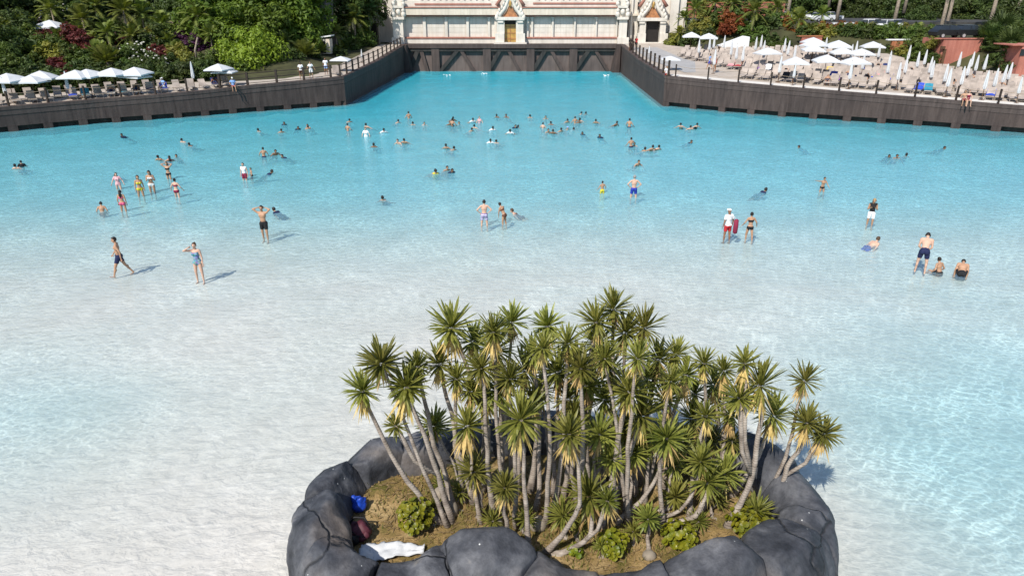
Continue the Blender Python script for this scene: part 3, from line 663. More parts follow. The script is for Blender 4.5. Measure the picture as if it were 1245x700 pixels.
# head px, head py, base px, base py, size, skirt (0..1), (bend x, bend y)
YUC = [
 [(441, 470, .95, 1)], [(464, 436, 1.0, .5)], [(494, 465, 1.1, 1), (481, 512, .6, 0)], [(549, 393, 1.1, 1)], [(534, 437, 1.0, .4)], [(576, 409, .95, .3)],
 [(527, 512, .9, .5)], [(568, 512, 1.0, 1)], [(576, 568, .95, .3)], [(614, 587, .8, .9)], [(602, 420, 1.1, .4)], [(622, 386, .85, .5)], [(666, 391, .95, 1)],
 [(638, 445, 1.05, .3), (607, 470, .95, .5)], [(679, 446, 1.05, 1)], [(633, 505, 1.15, 1)], [(692, 522, 1.0, 1)], [(684, 621, .8, .2)], [(725, 386, .95, .4), (725, 412, 1.0, .4)],
 [(746, 370, .85, .2)], [(760, 399, .95, .4)], [(783, 393, .9, .6)], [(801, 432, .95, 1)], [(834, 450, .95, 1)], [(713, 463, 1.0, .3)], [(765, 471, 1.05, .4), (780, 500, 1.0, 1)],
 [(809, 481, .95, .6)], [(729, 522, .95, .5)], [(873, 480, .9, 1), (845, 473, .75, .3)], [(924, 463, 1.0, 1), (906, 436, .7, 1), (899, 478, .85, .4)], [(940, 500, 1.0, 1)],
 [(978, 457, .75, 1)], [(981, 508, .85, 1), (1001, 521, .8, 1)], [(842, 503, .9, .8)], [(811, 527, 1.0, 1)], [(852, 555, .9, .6)], [(881, 570, .9, .4)], [(860, 580, .95, .7)], [(744, 552, .95, .3)],
 [(821, 598, .9, 1)], [(716, 598, 1.05, 1), (739, 603, .6, 1)], [(788, 625, .8, 0)], [(919, 616, .85, 0)], [(942, 575, .7, 0)], [(535, 583, .6, 0)], [(599, 634, .6, 0)], [(656, 470, .9, .4)], [(868, 462, .9, .8)], [(888, 498, .8, .8)], [(856, 436, .75, .6)], [(822, 425, .8, .7)], [(880, 445, .7, .9)], [(572, 470, .8, .4)], [(620, 455, .75, .6)], [(735, 480, .8, .5)], [(700, 500, .8, .4)], [(790, 530, .8, .5)], [(858, 500, .7, .4)], [(775, 430, .75, .4)], [(735, 430, .75, .4)], [(865, 530, .75, .5)], [(890, 530, .75, .5)], [(508, 440, .8, .5)], [(660, 418, .75, .3)], [(815, 458, .75, .5)], [(870, 610, .6, 0)], [(560, 600, .6, 0)], [(640, 625, .6, 0)], [(705, 640, .6, 0)], [(770, 640, .55, 0)], [(850, 628, .55, 0)], [(730, 662, .45, 0)], [(530, 625, .5, 0)], [(590, 480, .85, .8)], [(700, 430, .85, .6)], [(742, 445, .9, .7)], [(648, 425, .85, .3)], [(555, 455, .8, .6)], [(585, 442, .8, .6)], [(690, 412, .8, .8)], [(785, 455, .85, .5)], [(820, 560, .8, .7)], [(600, 398, .8, .8)], [(690, 480, .85, .6)], [(758, 515, .85, .8)], [(830, 530, .75, .6)], [(706, 442, .85, .5)], [(770, 545, .9, .5)], [(648, 482, .8, .5)]]
YB_ = [(538, 637), (545, 641), (549, 635), (585, 602), (576, 612), (592, 592), (562, 602), (585, 636), (581, 630), (624, 655), (607, 602), (625, 592), (655, 592), (628, 604), (672, 602), (640, 668), (661, 673), (687, 655),
 (714, 598), (735, 590), (746, 600), (756, 602), (776, 592), (800, 592), (700, 610), (746, 630), (782, 602), (720, 622), (858, 562), (884, 641), (889, 605), (931, 611), (934, 614), (826, 572), (750, 636), (798, 628), (850, 622), (805, 634), (731, 640), (796, 620), (671, 674), (789, 668), (919, 642), (944, 602), (536, 612), (602, 652), (664, 585), (866, 578), (884, 602), (846, 592), (806, 596), (872, 590), (578, 606), (628, 640), (725, 606), (704, 615), (784, 612), (838, 628), (764, 640), (760, 626), (862, 585), (886, 590), (556, 620), (662, 640), (806, 640), (870, 632), (562, 622), (642, 648), (706, 660), (770, 660), (850, 646), (730, 676), (528, 640), (596, 605), (694, 592), (735, 600), (645, 600), (566, 610), (600, 628), (672, 630), (772, 604), (812, 622), (614, 622), (686, 604), (748, 610), (822, 590), (706, 632), (768, 628), (652, 620)]
BEND = {0: (-.1, 0), 8: (.1, 0), 16: (.42, -.1), 34: (.25, .1), 40: (.35, -.15), 29: (.25, 0), 31: (.1, 0), 32: (.05, 0), 35: (.2, -.2), 37: (.2, -.2), 3: (.32, 0)}
LBL = ['slender yucca with one spiky crown on a bare grey trunk', 'yucca with a forked trunk carrying several spiky crowns', 'low young yucca rosette with hardly any trunk', 'leaning yucca with a long pale trunk and straw-coloured dead leaves']
GRP = ['single-trunk yuccas on the island', 'forked yuccas on the island', 'low yucca rosettes on the island', 'leaning yuccas on the island']
ry = random.Random(77)
for i, (heads, b) in enumerate(zip(YUC, YB_)):
    base = at(b[0], b[1], SOIL); base.z = soil_z(base.x, base.y) - .06
    tops = []
    for hx, hy, sz, sk in heads:
        Y = base.y + ry.uniform(-.05, .4); tops.append((atY(hx, hy + 6, Y), sz, sk))
    H0 = tops[0][0].z - base.z; lean = (tops[0][0] - base).xy.length
    kind = 1 if len(heads) > 1 else 2 if H0 < 0.75 else 3 if lean > 0.62 * H0 else 0
    sk0 = max(h_[3] for h_ in heads)
    lb_ = ['slender yucca', 'fork-trunked yucca', 'low young yucca rosette', 'slanting yucca'][kind] + (' with straw-coloured skirt' if sk0 > .7 else ' with few dead leaves' if sk0 > .25 else ' without dead leaves')
    lb_ += (' above the bags and towel' if base.x < -.9 else ' far from the bags' if base.x > 3.6 else ' mid-island') + (', rooted by the front boulders' if base.y < 10.75 else ', rooted by the back rim' if base.y > 11.75 else '')
    root = empty('yucca', base, 0, lb_, 'yucca', lb_)
    if H0 < 0.25: tops = [(Vector((t.x, t.y, base.z + .3)), s, k_) for t, s, k_ in tops]
    mb = MB(); bx, by = BEND.get(i, (ry.uniform(-.12, .12), ry.uniform(-.1, .1)))
    main = tops[0][0] - base; npt = 11; pts = []
    for j in range(npt):
        t = j / (npt - 1); p = main * t
        arc = math.sin(math.pi * t); p += Vector((bx * arc, by * arc, -0.22 * main.xy.length * arc * .6))
        p += Vector((noise.noise(Vector((i * 3.7, t * 5.2, 0))), noise.noise(Vector((i * 3.7, t * 5.2, 9))), 0)) * .055 * (1 if 0 < j < npt - 1 else 0)
        pts.append(p)
    r0 = .040 + .016 * min(1, H0 / 3.5) + (.018 if kind in (1, 3) else 0) + ry.uniform(-.008, .012)
    if kind == 2: r0 = .05
    rad = [r0 * (1.55 if j == 0 else 1.15 if j == 1 else 1.0 - .48 * (j / (npt - 1))) * (1 + .10 * noise.noise(Vector((i, j * 1.9, 0)))) for j in range(npt)]
    mb.tube(pts, rad, 9)
    for (tp, s, k_) in tops[1:]:
        fk = 4 if (tp.z - base.z) > .5 * H0 else 2
        a = pts[fk]; c = tp - base; m1 = a.lerp(c, .35) + Vector(((c - a).x * .25, 0, -.05)); m2 = a.lerp(c, .7) + Vector(((c - a).x * .12, 0, 0))
        mb.tube([a, m1, m2, c], [rad[fk] * .85, rad[fk] * .75, .05, .042], 8)
    mb.build('trunk', M['bark'], root, True)
    for (tp, s, k_) in tops:
        me = ry.choice(ROS if s > .72 else ROSs); sc = s * (1.0 if s > .72 else 1.25) * 1.0
        cr = link_mesh('crown', me, root, M['yucca']); cr.location = tp - base; cr.scale = (sc, sc, sc)
        tilt = (tp - base).xy * .06; cr.rotation_euler = (-tilt.y + ry.uniform(-.15, .15), tilt.x + ry.uniform(-.15, .15), ry.uniform(0, 6.28))
        if k_ > .15:
            kx = link_mesh('dry_skirt', ry.choice(SKI), cr, M['yucca_dry']); kx.scale = (.62 + .4 * k_ * ry.uniform(.6, 1.1),) * 3; kx.location = (0, 0, -.04)

# round-leaved yellow-green succulents, pale stones, belongings on the island
def succulent_bush(px, py, w, h, n, label, seed):
    r = random.Random(seed); b = at(px, py, SOIL); b.z = soil_z(b.x, b.y)
    root = empty('succulent_bush', b, 0, label, 'bush', 'round-leaved bushes on the island'); mb = MB()
    st = MB()
    for _ in range(9):
        a = r.uniform(0, 6.28); st.tube([(0, 0, -.05), (math.cos(a) * w * .35, math.sin(a) * w * .35, h * .45), (math.cos(a) * w * .55, math.sin(a) * w * .55, h * .75)], [.02, .014, .008], 5)
    for _ in range(n):
        u = r.uniform(-1, 1); a = r.uniform(0, 6.28); rr_ = r.uniform(.55, 1) ; c = Vector((math.cos(a) * math.sqrt(1 - u * u) * w * rr_, math.sin(a) * math.sqrt(1 - u * u) * w * rr_, h * .55 + u * h * .5 * rr_))
        nn = (Vector((c.x, c.y, (c.z - h * .3) * 1.3)).normalized() + Vector((r.uniform(-.6, .6), r.uniform(-.6, .6), r.uniform(0, .7)))).normalized()
        t = nn.orthogonal().normalized(); q = nn.cross(t); s = r.uniform(.045, .075)
        ring = [c + (t * math.cos(k2 * math.pi / 3.5) + q * math.sin(k2 * math.pi / 3.5)) * s for k2 in range(7)]
        mb.add(ring + [c - nn * s * .35], [(k2, (k2 + 1) % 7, 7) for k2 in range(7)])
    mb.build('foliage', M['succulent'], root); st.build('stems', M['bark'], root, True)
sl = 'bushy yellow-green round-leaved succulent growing on the island soil'
for i, (px, py, w, h, n) in enumerate(((507, 643, .40, .68, 210), (745, 672, .30, .55, 130), (826, 660, .40, .46, 150), (910, 648, .48, .52, 200), (445, 593, .16, .18, 40), (700, 676, .16, .2, 40))): succulent_bush(px, py, w, h, n, sl, 900 + i)
def stone(name, px, py, z, r, seed, mat, label, cat, group=None):
    b = at(px, py, z); mb = MB().ellipsoid((0, 0, 0), r, 12, 9)
    mb.v = [tuple(Vector(q) * (1 + .28 * noise.noise(Vector(q) * 3.1 + Vector((seed, 0, 0))))) for q in mb.v]
    o = mb.build(name, mat, None, True); o.location = (b.x, b.y, soil_z(b.x, b.y) + r[2] * .35); return tag(o, label, cat, group)
for i, (px, py, r) in enumerate(((537, 612, (.22, .2, .3)), (548, 626, (.16, .15, .22)), (655, 640, (.2, .16, .2)), (790, 676, (.14, .12, .1)), (835, 668, (.12, .1, .08)), (604, 640, (.14, .12, .15)), (930, 622, (.16, .15, .14)))):
    stone('stone', px, py, SOIL, r, i * 5, M['pale_rock'], 'pale tan stone lying among the yucca trunks', 'stone', 'stones among the yuccas')
def lump(name, loc, parts, mat, label, cat, seed=0):
    mb = MB()
    for c, r in parts: mb.ellipsoid(c, r, 14, 10)
    mb.v = [tuple(Vector(q) * (1 + .30 * noise.noise(Vector(q) * 8 + Vector((seed, 0, 0))))) for q in mb.v]
    root = empty(name, loc, 0, label, cat); mb.build('body', mat, root, True); return root
M['blue_bag'] = plain('blue_nylon', (0.012, 0.05, 0.35), 0.4, 0.25, 6); M['maroon'] = plain('maroon_nylon', (0.085, 0.02, 0.03), 0.6, 0.25, 6); M['blackcloth'] = plain('black_cloth', (0.012, 0.012, 0.014), 0.6, 0.2, 5)
b = at(437, 622, SOIL); b.z = soil_z(b.x, b.y); rt = lump('blue_bag', b, [((0, 0, .13), (.2, .17, .15)), ((.05, .05, .28), (.13, .11, .12)), ((-.1, .06, .24), (.08, .08, .1))], M['blue_bag'], 'shiny blue bag lying against the rock rim', 'bag', 3); rt.scale = (.8, .8, .8)
MB().tube([(-.05, -.02, .34), (-.03, -.03, .46), (.06, .0, .47), (.09, .02, .36)], .014, 6).build('handle', M['blue_bag'], rt, True)
MB().ellipsoid((.06, -.09, .2), (.05, .04, .09), 8, 6).build('drawstring_bundle', M['white'], rt, True).scale = (.7, .9, .8)
b = at(437, 652, SOIL); b.z = soil_z(b.x, b.y); rt = lump('backpack', b, [((0, 0, .15), (.27, .2, .17)), ((.08, -.1, .12), (.16, .12, .12))], M['maroon'], 'maroon backpack lying beside the white towel', 'backpack', 8)
MB().tube([(-.2, .05, .25), (-.1, .14, .36), (.1, .14, .35), (.2, .06, .24)], .022, 6).build('strap', M['blackcloth'], rt, True); MB().tube([(-.12, -.19, .15), (0, -.22, .22), (.16, -.2, .16)], .012, 5).build('zip', M['blackcloth'], rt, True)
b = at(430, 661, SOIL); b.z = soil_z(b.x, b.y); rt = lump('black_bag', b, [((0, 0, .1), (.13, .12, .11)), ((.02, -.05, .17), (.07, .06, .07))], M['blackcloth'], 'small black bag tucked below the maroon backpack', 'bag', 12)
MB().tube([(-.06, 0, .2), (0, .02, .29), (.07, 0, .2)], .012, 6).build('handle', M['blackcloth'], rt, True)
tw = []; nx_, ny_ = 26, 8                     # towel laid over the soil and a stone
a0 = at(437, 668, SOIL + .12); a1 = at(516, 664, SOIL + .12)
for j in range(ny_ + 1):
    for i in range(nx_ + 1):
        u = i / nx_; vv = j / ny_; p = a0.lerp(a1, u) + Vector((0, (vv - .5) * (.34 + .12 * math.sin(u * 5)), 0)); p.z = soil_z(p.x, p.y) + .09 + .07 * noise.noise(Vector((u * 6, vv * 3, 0))) + .04 * noise.noise(Vector((u * 14, vv * 7, 4))); tw.append(tuple(p))
mb = MB().add(tw, [(j * (nx_ + 1) + i, j * (nx_ + 1) + i + 1, (j + 1) * (nx_ + 1) + i + 1, (j + 1) * (nx_ + 1) + i) for j in range(ny_) for i in range(nx_)])
o = mb.build('towel', M['canvas'], None, True); md = o.modifiers.new('thick', 'SOLIDIFY'); md.thickness = .02; md.offset = 1; tag(o, 'crumpled white towel spread on the soil behind the rock rim', 'towel')
pts = [at(px, py, SOIL) for px, py in ((436, 590), (441, 584), (450, 585), (458, 588), (468, 586), (478, 583), (490, 580), (500, 578))]
o = MB().tube([(p.x, p.y, soil_z(p.x, p.y) + .03) for p in pts], .014, 5).build('hose', M['white'], None, True); tag(o, 'thin pale hose lying along the inside of the rock rim', 'hose')
# ------------------------------------------------------------------ background planting
def leaf_quads(r, mb, c, rad, n, ls, upb=.35):
    for _ in range(n):
        d = Vector((r.gauss(0, 1), r.gauss(0, 1), r.gauss(0, 1))).normalized(); p = c + Vector((d.x * rad.x, d.y * rad.y, d.z * rad.z)) * r.uniform(.55, 1.05)
        nn = (d + Vector((r.uniform(-.7, .7), r.uniform(-.7, .7), r.uniform(-.3, .7) + upb))).normalized()
        t = nn.orthogonal().normalized(); t = (Matrix.Rotation(r.uniform(0, 6.28), 3, nn) @ t); q = nn.cross(t); s = ls * r.uniform(.6, 1.25)
        mb.add([p - t * s, p + q * s * .42, p + t * s, p - q * s * .42], [(0, 1, 2, 3)])
def crown_mesh(seed, R, Hh, clumps, per, ls, shape='dome'):
    r = random.Random(seed); mb = MB()
    for i in range(clumps):
        a = r.uniform(0, 6.28); u = r.uniform(-.75, 1) if shape == 'dome' else r.uniform(-1, 1)
        k_ = r.uniform(.45, 1) ** .6 * math.sqrt(max(0.05, 1 - u * u * .9)); c = Vector((math.cos(a) * R * k_, math.sin(a) * R * k_, Hh * u))
        cr = R * r.uniform(.2, .36); leaf_quads(r, mb, c, Vector((cr, cr, cr * .75)), per, ls)
    leaf_quads(r, mb, Vector((0, 0, 0)), Vector((R * .62, R * .62, Hh * .7)), clumps * per // 6, ls * 1.6)
    return mb.mesh('crown')
CROWN = [crown_mesh(10 + i, 3.0, 2.8, 46, 62, .24) for i in range(4)]
SHRUB = [crown_mesh(30 + i, 1.2, .95, 22, 46, .15) for i in range(4)]
DOME = [crown_mesh(60, 3.0, 1.7, 60, 80, .17)]
def trunk_mesh(seed, h, r0, limbs=4):
    r = random.Random(seed); mb = MB(); pts = [Vector((noise.noise(Vector((seed, t * 2, 0))) * .3 * t, noise.noise(Vector((seed, t * 2, 5))) * .3 * t, h * t)) for t in [j / 6 for j in range(7)]]
    mb.tube(pts, [r0 * (1.3 if j == 0 else 1 - .09 * j) for j in range(7)], 8)
    for i in range(limbs):
        a = r.uniform(0, 6.28); s = pts[4 + i % 2]; e_ = s + Vector((math.cos(a) * h * .35, math.sin(a) * h * .35, h * .42)); mb.tube([s, s.lerp(e_, .5) + Vector((0, 0, -.1 * h)), e_], [r0 * .5, r0 * .35, r0 * .14], 6)
    return mb.mesh('trunk', True)
TRUNK = [trunk_mesh(i, 3.2, .2) for i in range(3)]; STEM = [trunk_mesh(9 + i, .7, .06, 3) for i in range(2)]
def frond_set(seed, n, L, pinn, droop, up0, up1, lw=.05):
    r = random.Random(seed); mb = MB()
    for i in range(n):
        az = i * 2.39996 + r.uniform(-.25, .25); el = math.radians(up0 + (up1 - up0) * (i / n) + r.uniform(-8, 8)); ln = L * r.uniform(.85, 1.1)
        h = Vector((math.cos(az), math.sin(az), 0)); s = Vector((-math.sin(az), math.cos(az), 0)); P = []
        for j in range(9):
            t = j / 8; P.append(h * (ln * t * math.cos(el) * (1 - .15 * t * t)) + Vector((0, 0, ln * t * math.sin(el) - droop * ln * t * t)))
        mb.tube([P[0], P[4], P[8]], [.035, .022, .008], 4)
        for j in range(pinn):
            t = .14 + .86 * j / (pinn - 1); k_ = min(7, int(t * 8)); u = t * 8 - k_; p = P[k_].lerp(P[k_ + 1], u); tg = (P[k_ + 1] - P[k_]).normalized()
            lf = ln * .24 * (math.sin(math.pi * min(1, t * .85 + .12)) ** .7) * r.uniform(.85, 1.1)
            for sd in (-1, 1):
                d = (s * sd * .85 + tg * .6 + Vector((0, 0, -.25 + r.uniform(-.12, .1)))).normalized(); w = tg * lw
                mb.add([p - w, p + w, p + d * lf * .55 + w * .8 + Vector((0, 0, .02)), p + d * lf], [(0, 1, 2, 3)])
    return mb.mesh('fronds')
def fan_set(seed, n, L):
    r = random.Random(seed); mb = MB()
    for i in range(n):
        az = i * 2.39996 + r.uniform(-.3, .3); el = math.radians(80 - 120 * (i / n) + r.uniform(-10, 10)); d = Vector((math.cos(az) * math.cos(el), math.sin(az) * math.cos(el), math.sin(el))); s = Vector((-math.sin(az), math.cos(az), 0)); n2 = d.cross(s)
        c = d * L * .55; mb.tube([Vector((0, 0, 0)), c], [.03, .018], 4)
        for j in range(15):
            a = math.radians(-105 + 210 * j / 14); q = (d * math.cos(a) + s * math.sin(a)); q2 = (q - n2 * .18 * abs(math.sin(a)) + Vector((0, 0, -.12))).normalized(); ln = L * .55 * (1 - .25 * abs(a) / 1.8); w = (d * -math.sin(a) + s * math.cos(a)) * L * .035
            mb.add([c, c + q2 * ln * .55 - w, c + q2 * ln, c + q2 * ln * .55 + w], [(0, 1, 2, 3)])
    return mb.mesh('fronds')
FROND = [frond_set(400, 22, 2.6, 22, .38, 78, -15), frond_set(401, 26, 2.9, 22, .42, 82, -30)]
CYC = [frond_set(410, 34, 2.3, 20, .22, 80, 8, .04)]
FAN = [fan_set(420, 30, 1.9), fan_set(421, 34, 2.1)]
rv = random.Random(321)
def ground_left(px, py, Y): return None
def plant(name, label, cat, group, loc, foliage, fmat, scale, trunk=None, th=0.0, tmat=None, squash=1.0, fname='crown'):
    root = empty(name, loc, rv.uniform(0, 6.28), label, cat, group)
    if trunk is not None:
        t = link_mesh('trunk', trunk, root, tmat or M['dark_bark'])
        hh = max(v.co.z for v in trunk.vertices); rs = scale * .8 if th < 4 else 1.0; t.scale = (rs, rs, (th + .12 * scale) / hh)
    c = link_mesh(fname, foliage, root, fmat); c.location = (0, 0, th); c.scale = (scale, scale, scale * squash); return root
palm_trunk = MB().tube([(0, 0, -.3), (.06, .02, .8), (.02, .06, 1.8), (0, 0, 3.0)], [.2, .15, .13, .12], 8).mesh('trunk', True)
def tree_px(px, py, Y, R, zfun, name, label, group, fmat, squash=1.0, cat='tree', fol=None, tmat=None):   # crown centre at a pixel
    c = atY(px, py, Y); z = zfun(c.x, c.y); th = max(.6, c.z - z)
    return plant(name, label, cat, group, (c.x, c.y, z), fol or rv.choice(CROWN), fmat, R / 3.0, rv.choice(TRUNK), th, tmat, squash)
def shrub_px(px, py, Y, R, zfun, name, label, group, fmat, squash=1.0, fol=None):
    c = atY(px, py, Y); z = zfun(c.x, c.y); th = max(.25, c.z - z)
    return plant(name, label, 'shrub', group, (c.x, c.y, z), fol or rv.choice(SHRUB), fmat, R / 1.2, rv.choice(STEM), th, None, squash, 'foliage')
def palm_px(px, py, Y, R, zfun, label, group, fmat, kind='feather', cat='palm', name='feather_palm'):
    c = atY(px, py, Y); z = zfun(c.x, c.y); th = max(.4, c.z - z); fol = rv.choice(FROND) if kind == 'feather' else CYC[0] if kind == 'cycad' else rv.choice(FAN); L = 2.7 if kind == 'feather' else 2.3 if kind == 'cycad' else 2.0
    return plant(name, label, cat, group, (c.x, c.y, z), fol, fmat, R / L, palm_trunk, th, M['palm_bark'], 1.0, 'fronds')
# planted slope behind the lower terrace ------------------------------------------------
gS = 'trees on the planted slope'
for px, py, Y, R, m, sq in ((255, 12, 96, 4.2, 'leaf_bright', 1.1), (300, 10, 98, 4.6, 'leaf_bright', 1.1), (345, 14, 99, 4.4, 'leaf_bright', 1.15), (278, 42, 92, 3.6, 'leaf_bright', 1), (325, 40, 94, 3.6, 'leaf_bright', 1), (362, 45, 97, 3.0, 'leaf_bright', 1.1), (240, 45, 94, 3.0, 'leaf_bright', 1), (375, 15, 100, 3.4, 'leaf_bright', 1.2), (300, -28, 104, 4.8, 'leaf_bright', 1), (355, -25, 104, 4.6, 'leaf_bright', 1), (250, -25, 102, 4.5, 'leaf_bright', 1)):
    tree_px(px, py, Y, R, zl, 'broadleaf_tree', 'tall bright green leafy tree towering behind the clipped round bush', 'bright green grove', M[m], sq)
for px, py, Y, R in ((10, 5, 92, 3.6), (45, -5, 96, 4.0), (80, -2, 98, 3.8), (-25, 8, 88, 4.0), (18, 40, 86, 2.6), (-15, 55, 78, 3.0), (120, -8, 104, 4.2), (165, -12, 106, 4.2), (205, -8, 106, 4.0), (215, 20, 100, 3.0), (110, 30, 94, 2.8), (185, 58, 90, 2.4), (60, 70, 82, 2.2), (35, 62, 82, 2.2), (230, -20, 112, 5), (140, 55, 92, 2.2), (5, 78, 76, 2.0), (-60, 30, 80, 4), (-110, 30, 78, 4), (-160, 20, 80, 4), (-60, 80, 70, 2.6), (-100, 85, 66, 2.6), (-140, 70, 68, 3), (-60, 0, 96, 5), (-130, -5, 96, 5), (430, -10, 112, 4), (405, 20, 112, 3.2), (445, 10, 116, 3.2), (395, -25, 114, 4.5), (440, 45, 112, 2.2), (425, 55, 108, 1.8), (0, -20, 110, 5), (60, -30, 115, 6), (140, -35, 120, 6), (220, -35, 122, 6)):
    tree_px(px, py, Y, R, zl, 'dark_tree', 'dark green tree ' + ('near the high hut roof' if px < 100 else 'behind the feather palms and flowering shrubs' if px < 300 else 'beside the shaded temple wing') + ' on the planted slope', gS + (' near the hut' if px < 100 else ' behind the palms' if px < 300 else ' by the temple'), M['leaf_dark'] if R > 2.3 else M['leaf_mid'])
lab = {'leaf_mid': ('mid-green leafy shrub on the planted slope', 'green shrubs on the planted slope', 'green_shrub'), 'leaf_red': ('dark red leafy shrub on the planted slope', 'red shrubs on the planted slope', 'red_shrub'), 'leaf_purple': ('purple leafy shrub on the planted slope', 'purple shrubs on the planted slope', 'purple_shrub'),
       'leaf_yellow': ('yellowish green shrub on the planted slope', 'yellowish shrubs on the planted slope', 'yellow_shrub'), 'leaf_dark': ('very dark green hedge shrub behind the lower terrace loungers', 'hedge shrubs behind the lower terrace', 'hedge_shrub')}
for px, py, Y, R, m in ((60, 52, 84, 1.6, 'leaf_red'), (82, 46, 85, 1.7, 'leaf_red'), (100, 52, 84, 1.5, 'leaf_red'), (73, 88, 78, 1.3, 'leaf_red'), (85, 96, 76, 1.0, 'leaf_red'), (200, 74, 86, 1.4, 'leaf_red'), (192, 70, 87, 1.2, 'leaf_red'), (150, 48, 92, 1.2, 'leaf_red'), (110, 62, 83, 1.1, 'leaf_red'),
                        (232, 62, 90, 1.5, 'leaf_purple'), (248, 66, 90, 1.4, 'leaf_purple'), (222, 56, 92, 1.2, 'leaf_purple'), (64, 68, 80, 1.6, 'leaf_yellow'), (220, 78, 86, 1.7, 'leaf_yellow'), (228, 84, 84, 1.3, 'leaf_yellow'), (50, 75, 79, 1.3, 'leaf_mid'), (20, 62, 80, 1.8, 'leaf_mid'), (35, 48, 84, 1.8, 'leaf_mid'), (5, 50, 80, 1.6, 'leaf_mid'),
                        (80, 66, 81, 1.5, 'leaf_mid'), (98, 75, 80, 1.5, 'leaf_mid'), (112, 82, 79, 1.4, 'leaf_mid'), (150, 70, 82, 1.4, 'leaf_mid'), (160, 88, 80, 1.4, 'leaf_mid'), (195, 95, 80, 1.3, 'leaf_mid'), (212, 97, 80, 1.3, 'leaf_mid'), (190, 45, 92, 1.6, 'leaf_yellow'), (205, 50, 92, 1.8, 'leaf_mid'), (170, 60, 88, 1.6, 'leaf_mid'), (192, 54, 90, 1.0, 'leaf_yellow'), (250, 90, 84, 1.3, 'leaf_mid'), (247, 52, 93, 1.7, 'leaf_mid'),
                        (30, 92, 74, 1.4, 'leaf_dark'), (0, 95, 72, 1.5, 'leaf_dark'), (55, 98, 75, 1.3, 'leaf_dark'), (100, 98, 77, 1.5, 'leaf_dark'), (120, 100, 77, 1.4, 'leaf_dark'), (145, 98, 78, 1.4, 'leaf_dark'), (175, 98, 80, 1.5, 'leaf_dark'), (15, 82, 75, 1.4, 'leaf_mid'), (42, 85, 76, 1.5, 'leaf_dark'), (235, 96, 82, 1.3, 'leaf_dark'), (205, 88, 83, 1.4, 'leaf_dark'), (270, 95, 86, 1.2, 'leaf_dark'), (330, 92, 88, 1.2, 'leaf_dark'), (350, 84, 92, 1.4, 'leaf_dark'), (392, 72, 100, 1.5, 'leaf_dark'), (376, 78, 95, 1.3, 'leaf_dark'), (412, 80, 100, 1.2, 'leaf_dark'), (430, 66, 108, 1.4, 'leaf_dark'), (300, 96, 83, 1.0, 'leaf_mid'), (322, 94, 85, 1.0, 'leaf_mid'), (342, 90, 87, 1.1, 'leaf_mid'), (362, 86, 90, 1.1, 'leaf_dark'), (384, 82, 94, 1.0, 'leaf_dark'), (285, 98, 83, .9, 'leaf_mid'), (262, 94, 86, 1.1, 'leaf_mid'), (240, 74, 90, 1.3, 'leaf_mid'), (208, 66, 90, 1.3, 'leaf_mid'), (180, 30, 98, 1.8, 'leaf_mid'), (160, 40, 95, 1.6, 'leaf_yellow'), (215, 104, 79, 1.0, 'leaf_dark'), (228, 102, 80, 1.0, 'leaf_dark'), (196, 106, 78, 1.0, 'leaf_dark'), (255, 99, 83, 1.0, 'leaf_dark'), (243, 100, 82, .9, 'leaf_mid')):
    a = lab[m]; shrub_px(px, py, Y, R, zl, a[2], a[0], a[1], M[m])
for p in [q for a_, b_ in zip(offset(LW, 9.3), offset(LW, 9.3)[1:7]) for q in [Vector(a_[:2]).lerp(Vector(b_[:2]), t) for t in (0, .25, .5, .75)]]:
    sx = CX + FPX * p.x / (p.y * math.cos(PITCH) + 8.3 * math.sin(PITCH))
    if -140 < sx < 260: plant('hedge_shrub', 'clipped dark hedge shrub lining the back of the lower terrace', 'shrub', 'hedge along the lower terrace', (p.x, p.y, zl(p.x, p.y)), rv.choice(SHRUB), M['leaf_dark'], 1.15, rv.choice(STEM), .8, None, 1.0, 'foliage')
c = atY(307, 72, 86); z = zl(c.x, c.y)
plant('round_bush', 'large clipped round lime-green bush beside the terrace railing', 'bush', None, (c.x, c.y, z), DOME[0], M['leaf_lime'], 1.22, TRUNK[0], max(.8, c.z - z), None, 1.15, 'foliage')
for px, py, Y in ((168, 72, 82), (182, 80, 81), (70, 22, 92), (188, 92, 80)):
    r_ = shrub_px(px, py, Y, 1.7, zl, 'flowering_shrub', 'dark green shrub dotted with white flowers on the planted slope', 'white-flowered shrubs', M['leaf_dark']); fm = MB(); rf = random.Random(px)
    for _ in range(46):
        d = Vector((rf.gauss(0, 1), rf.gauss(0, 1), rf.gauss(0, .8))).normalized() * rf.uniform(1.0, 1.28) * 1.6; fm.ellipsoid(d, (.11, .11, .08), 5, 4)
    ff = fm.build('flowers', M['flower'], r_); ff.location = r_.children[1].location; ff['kind'] = 'stuff'
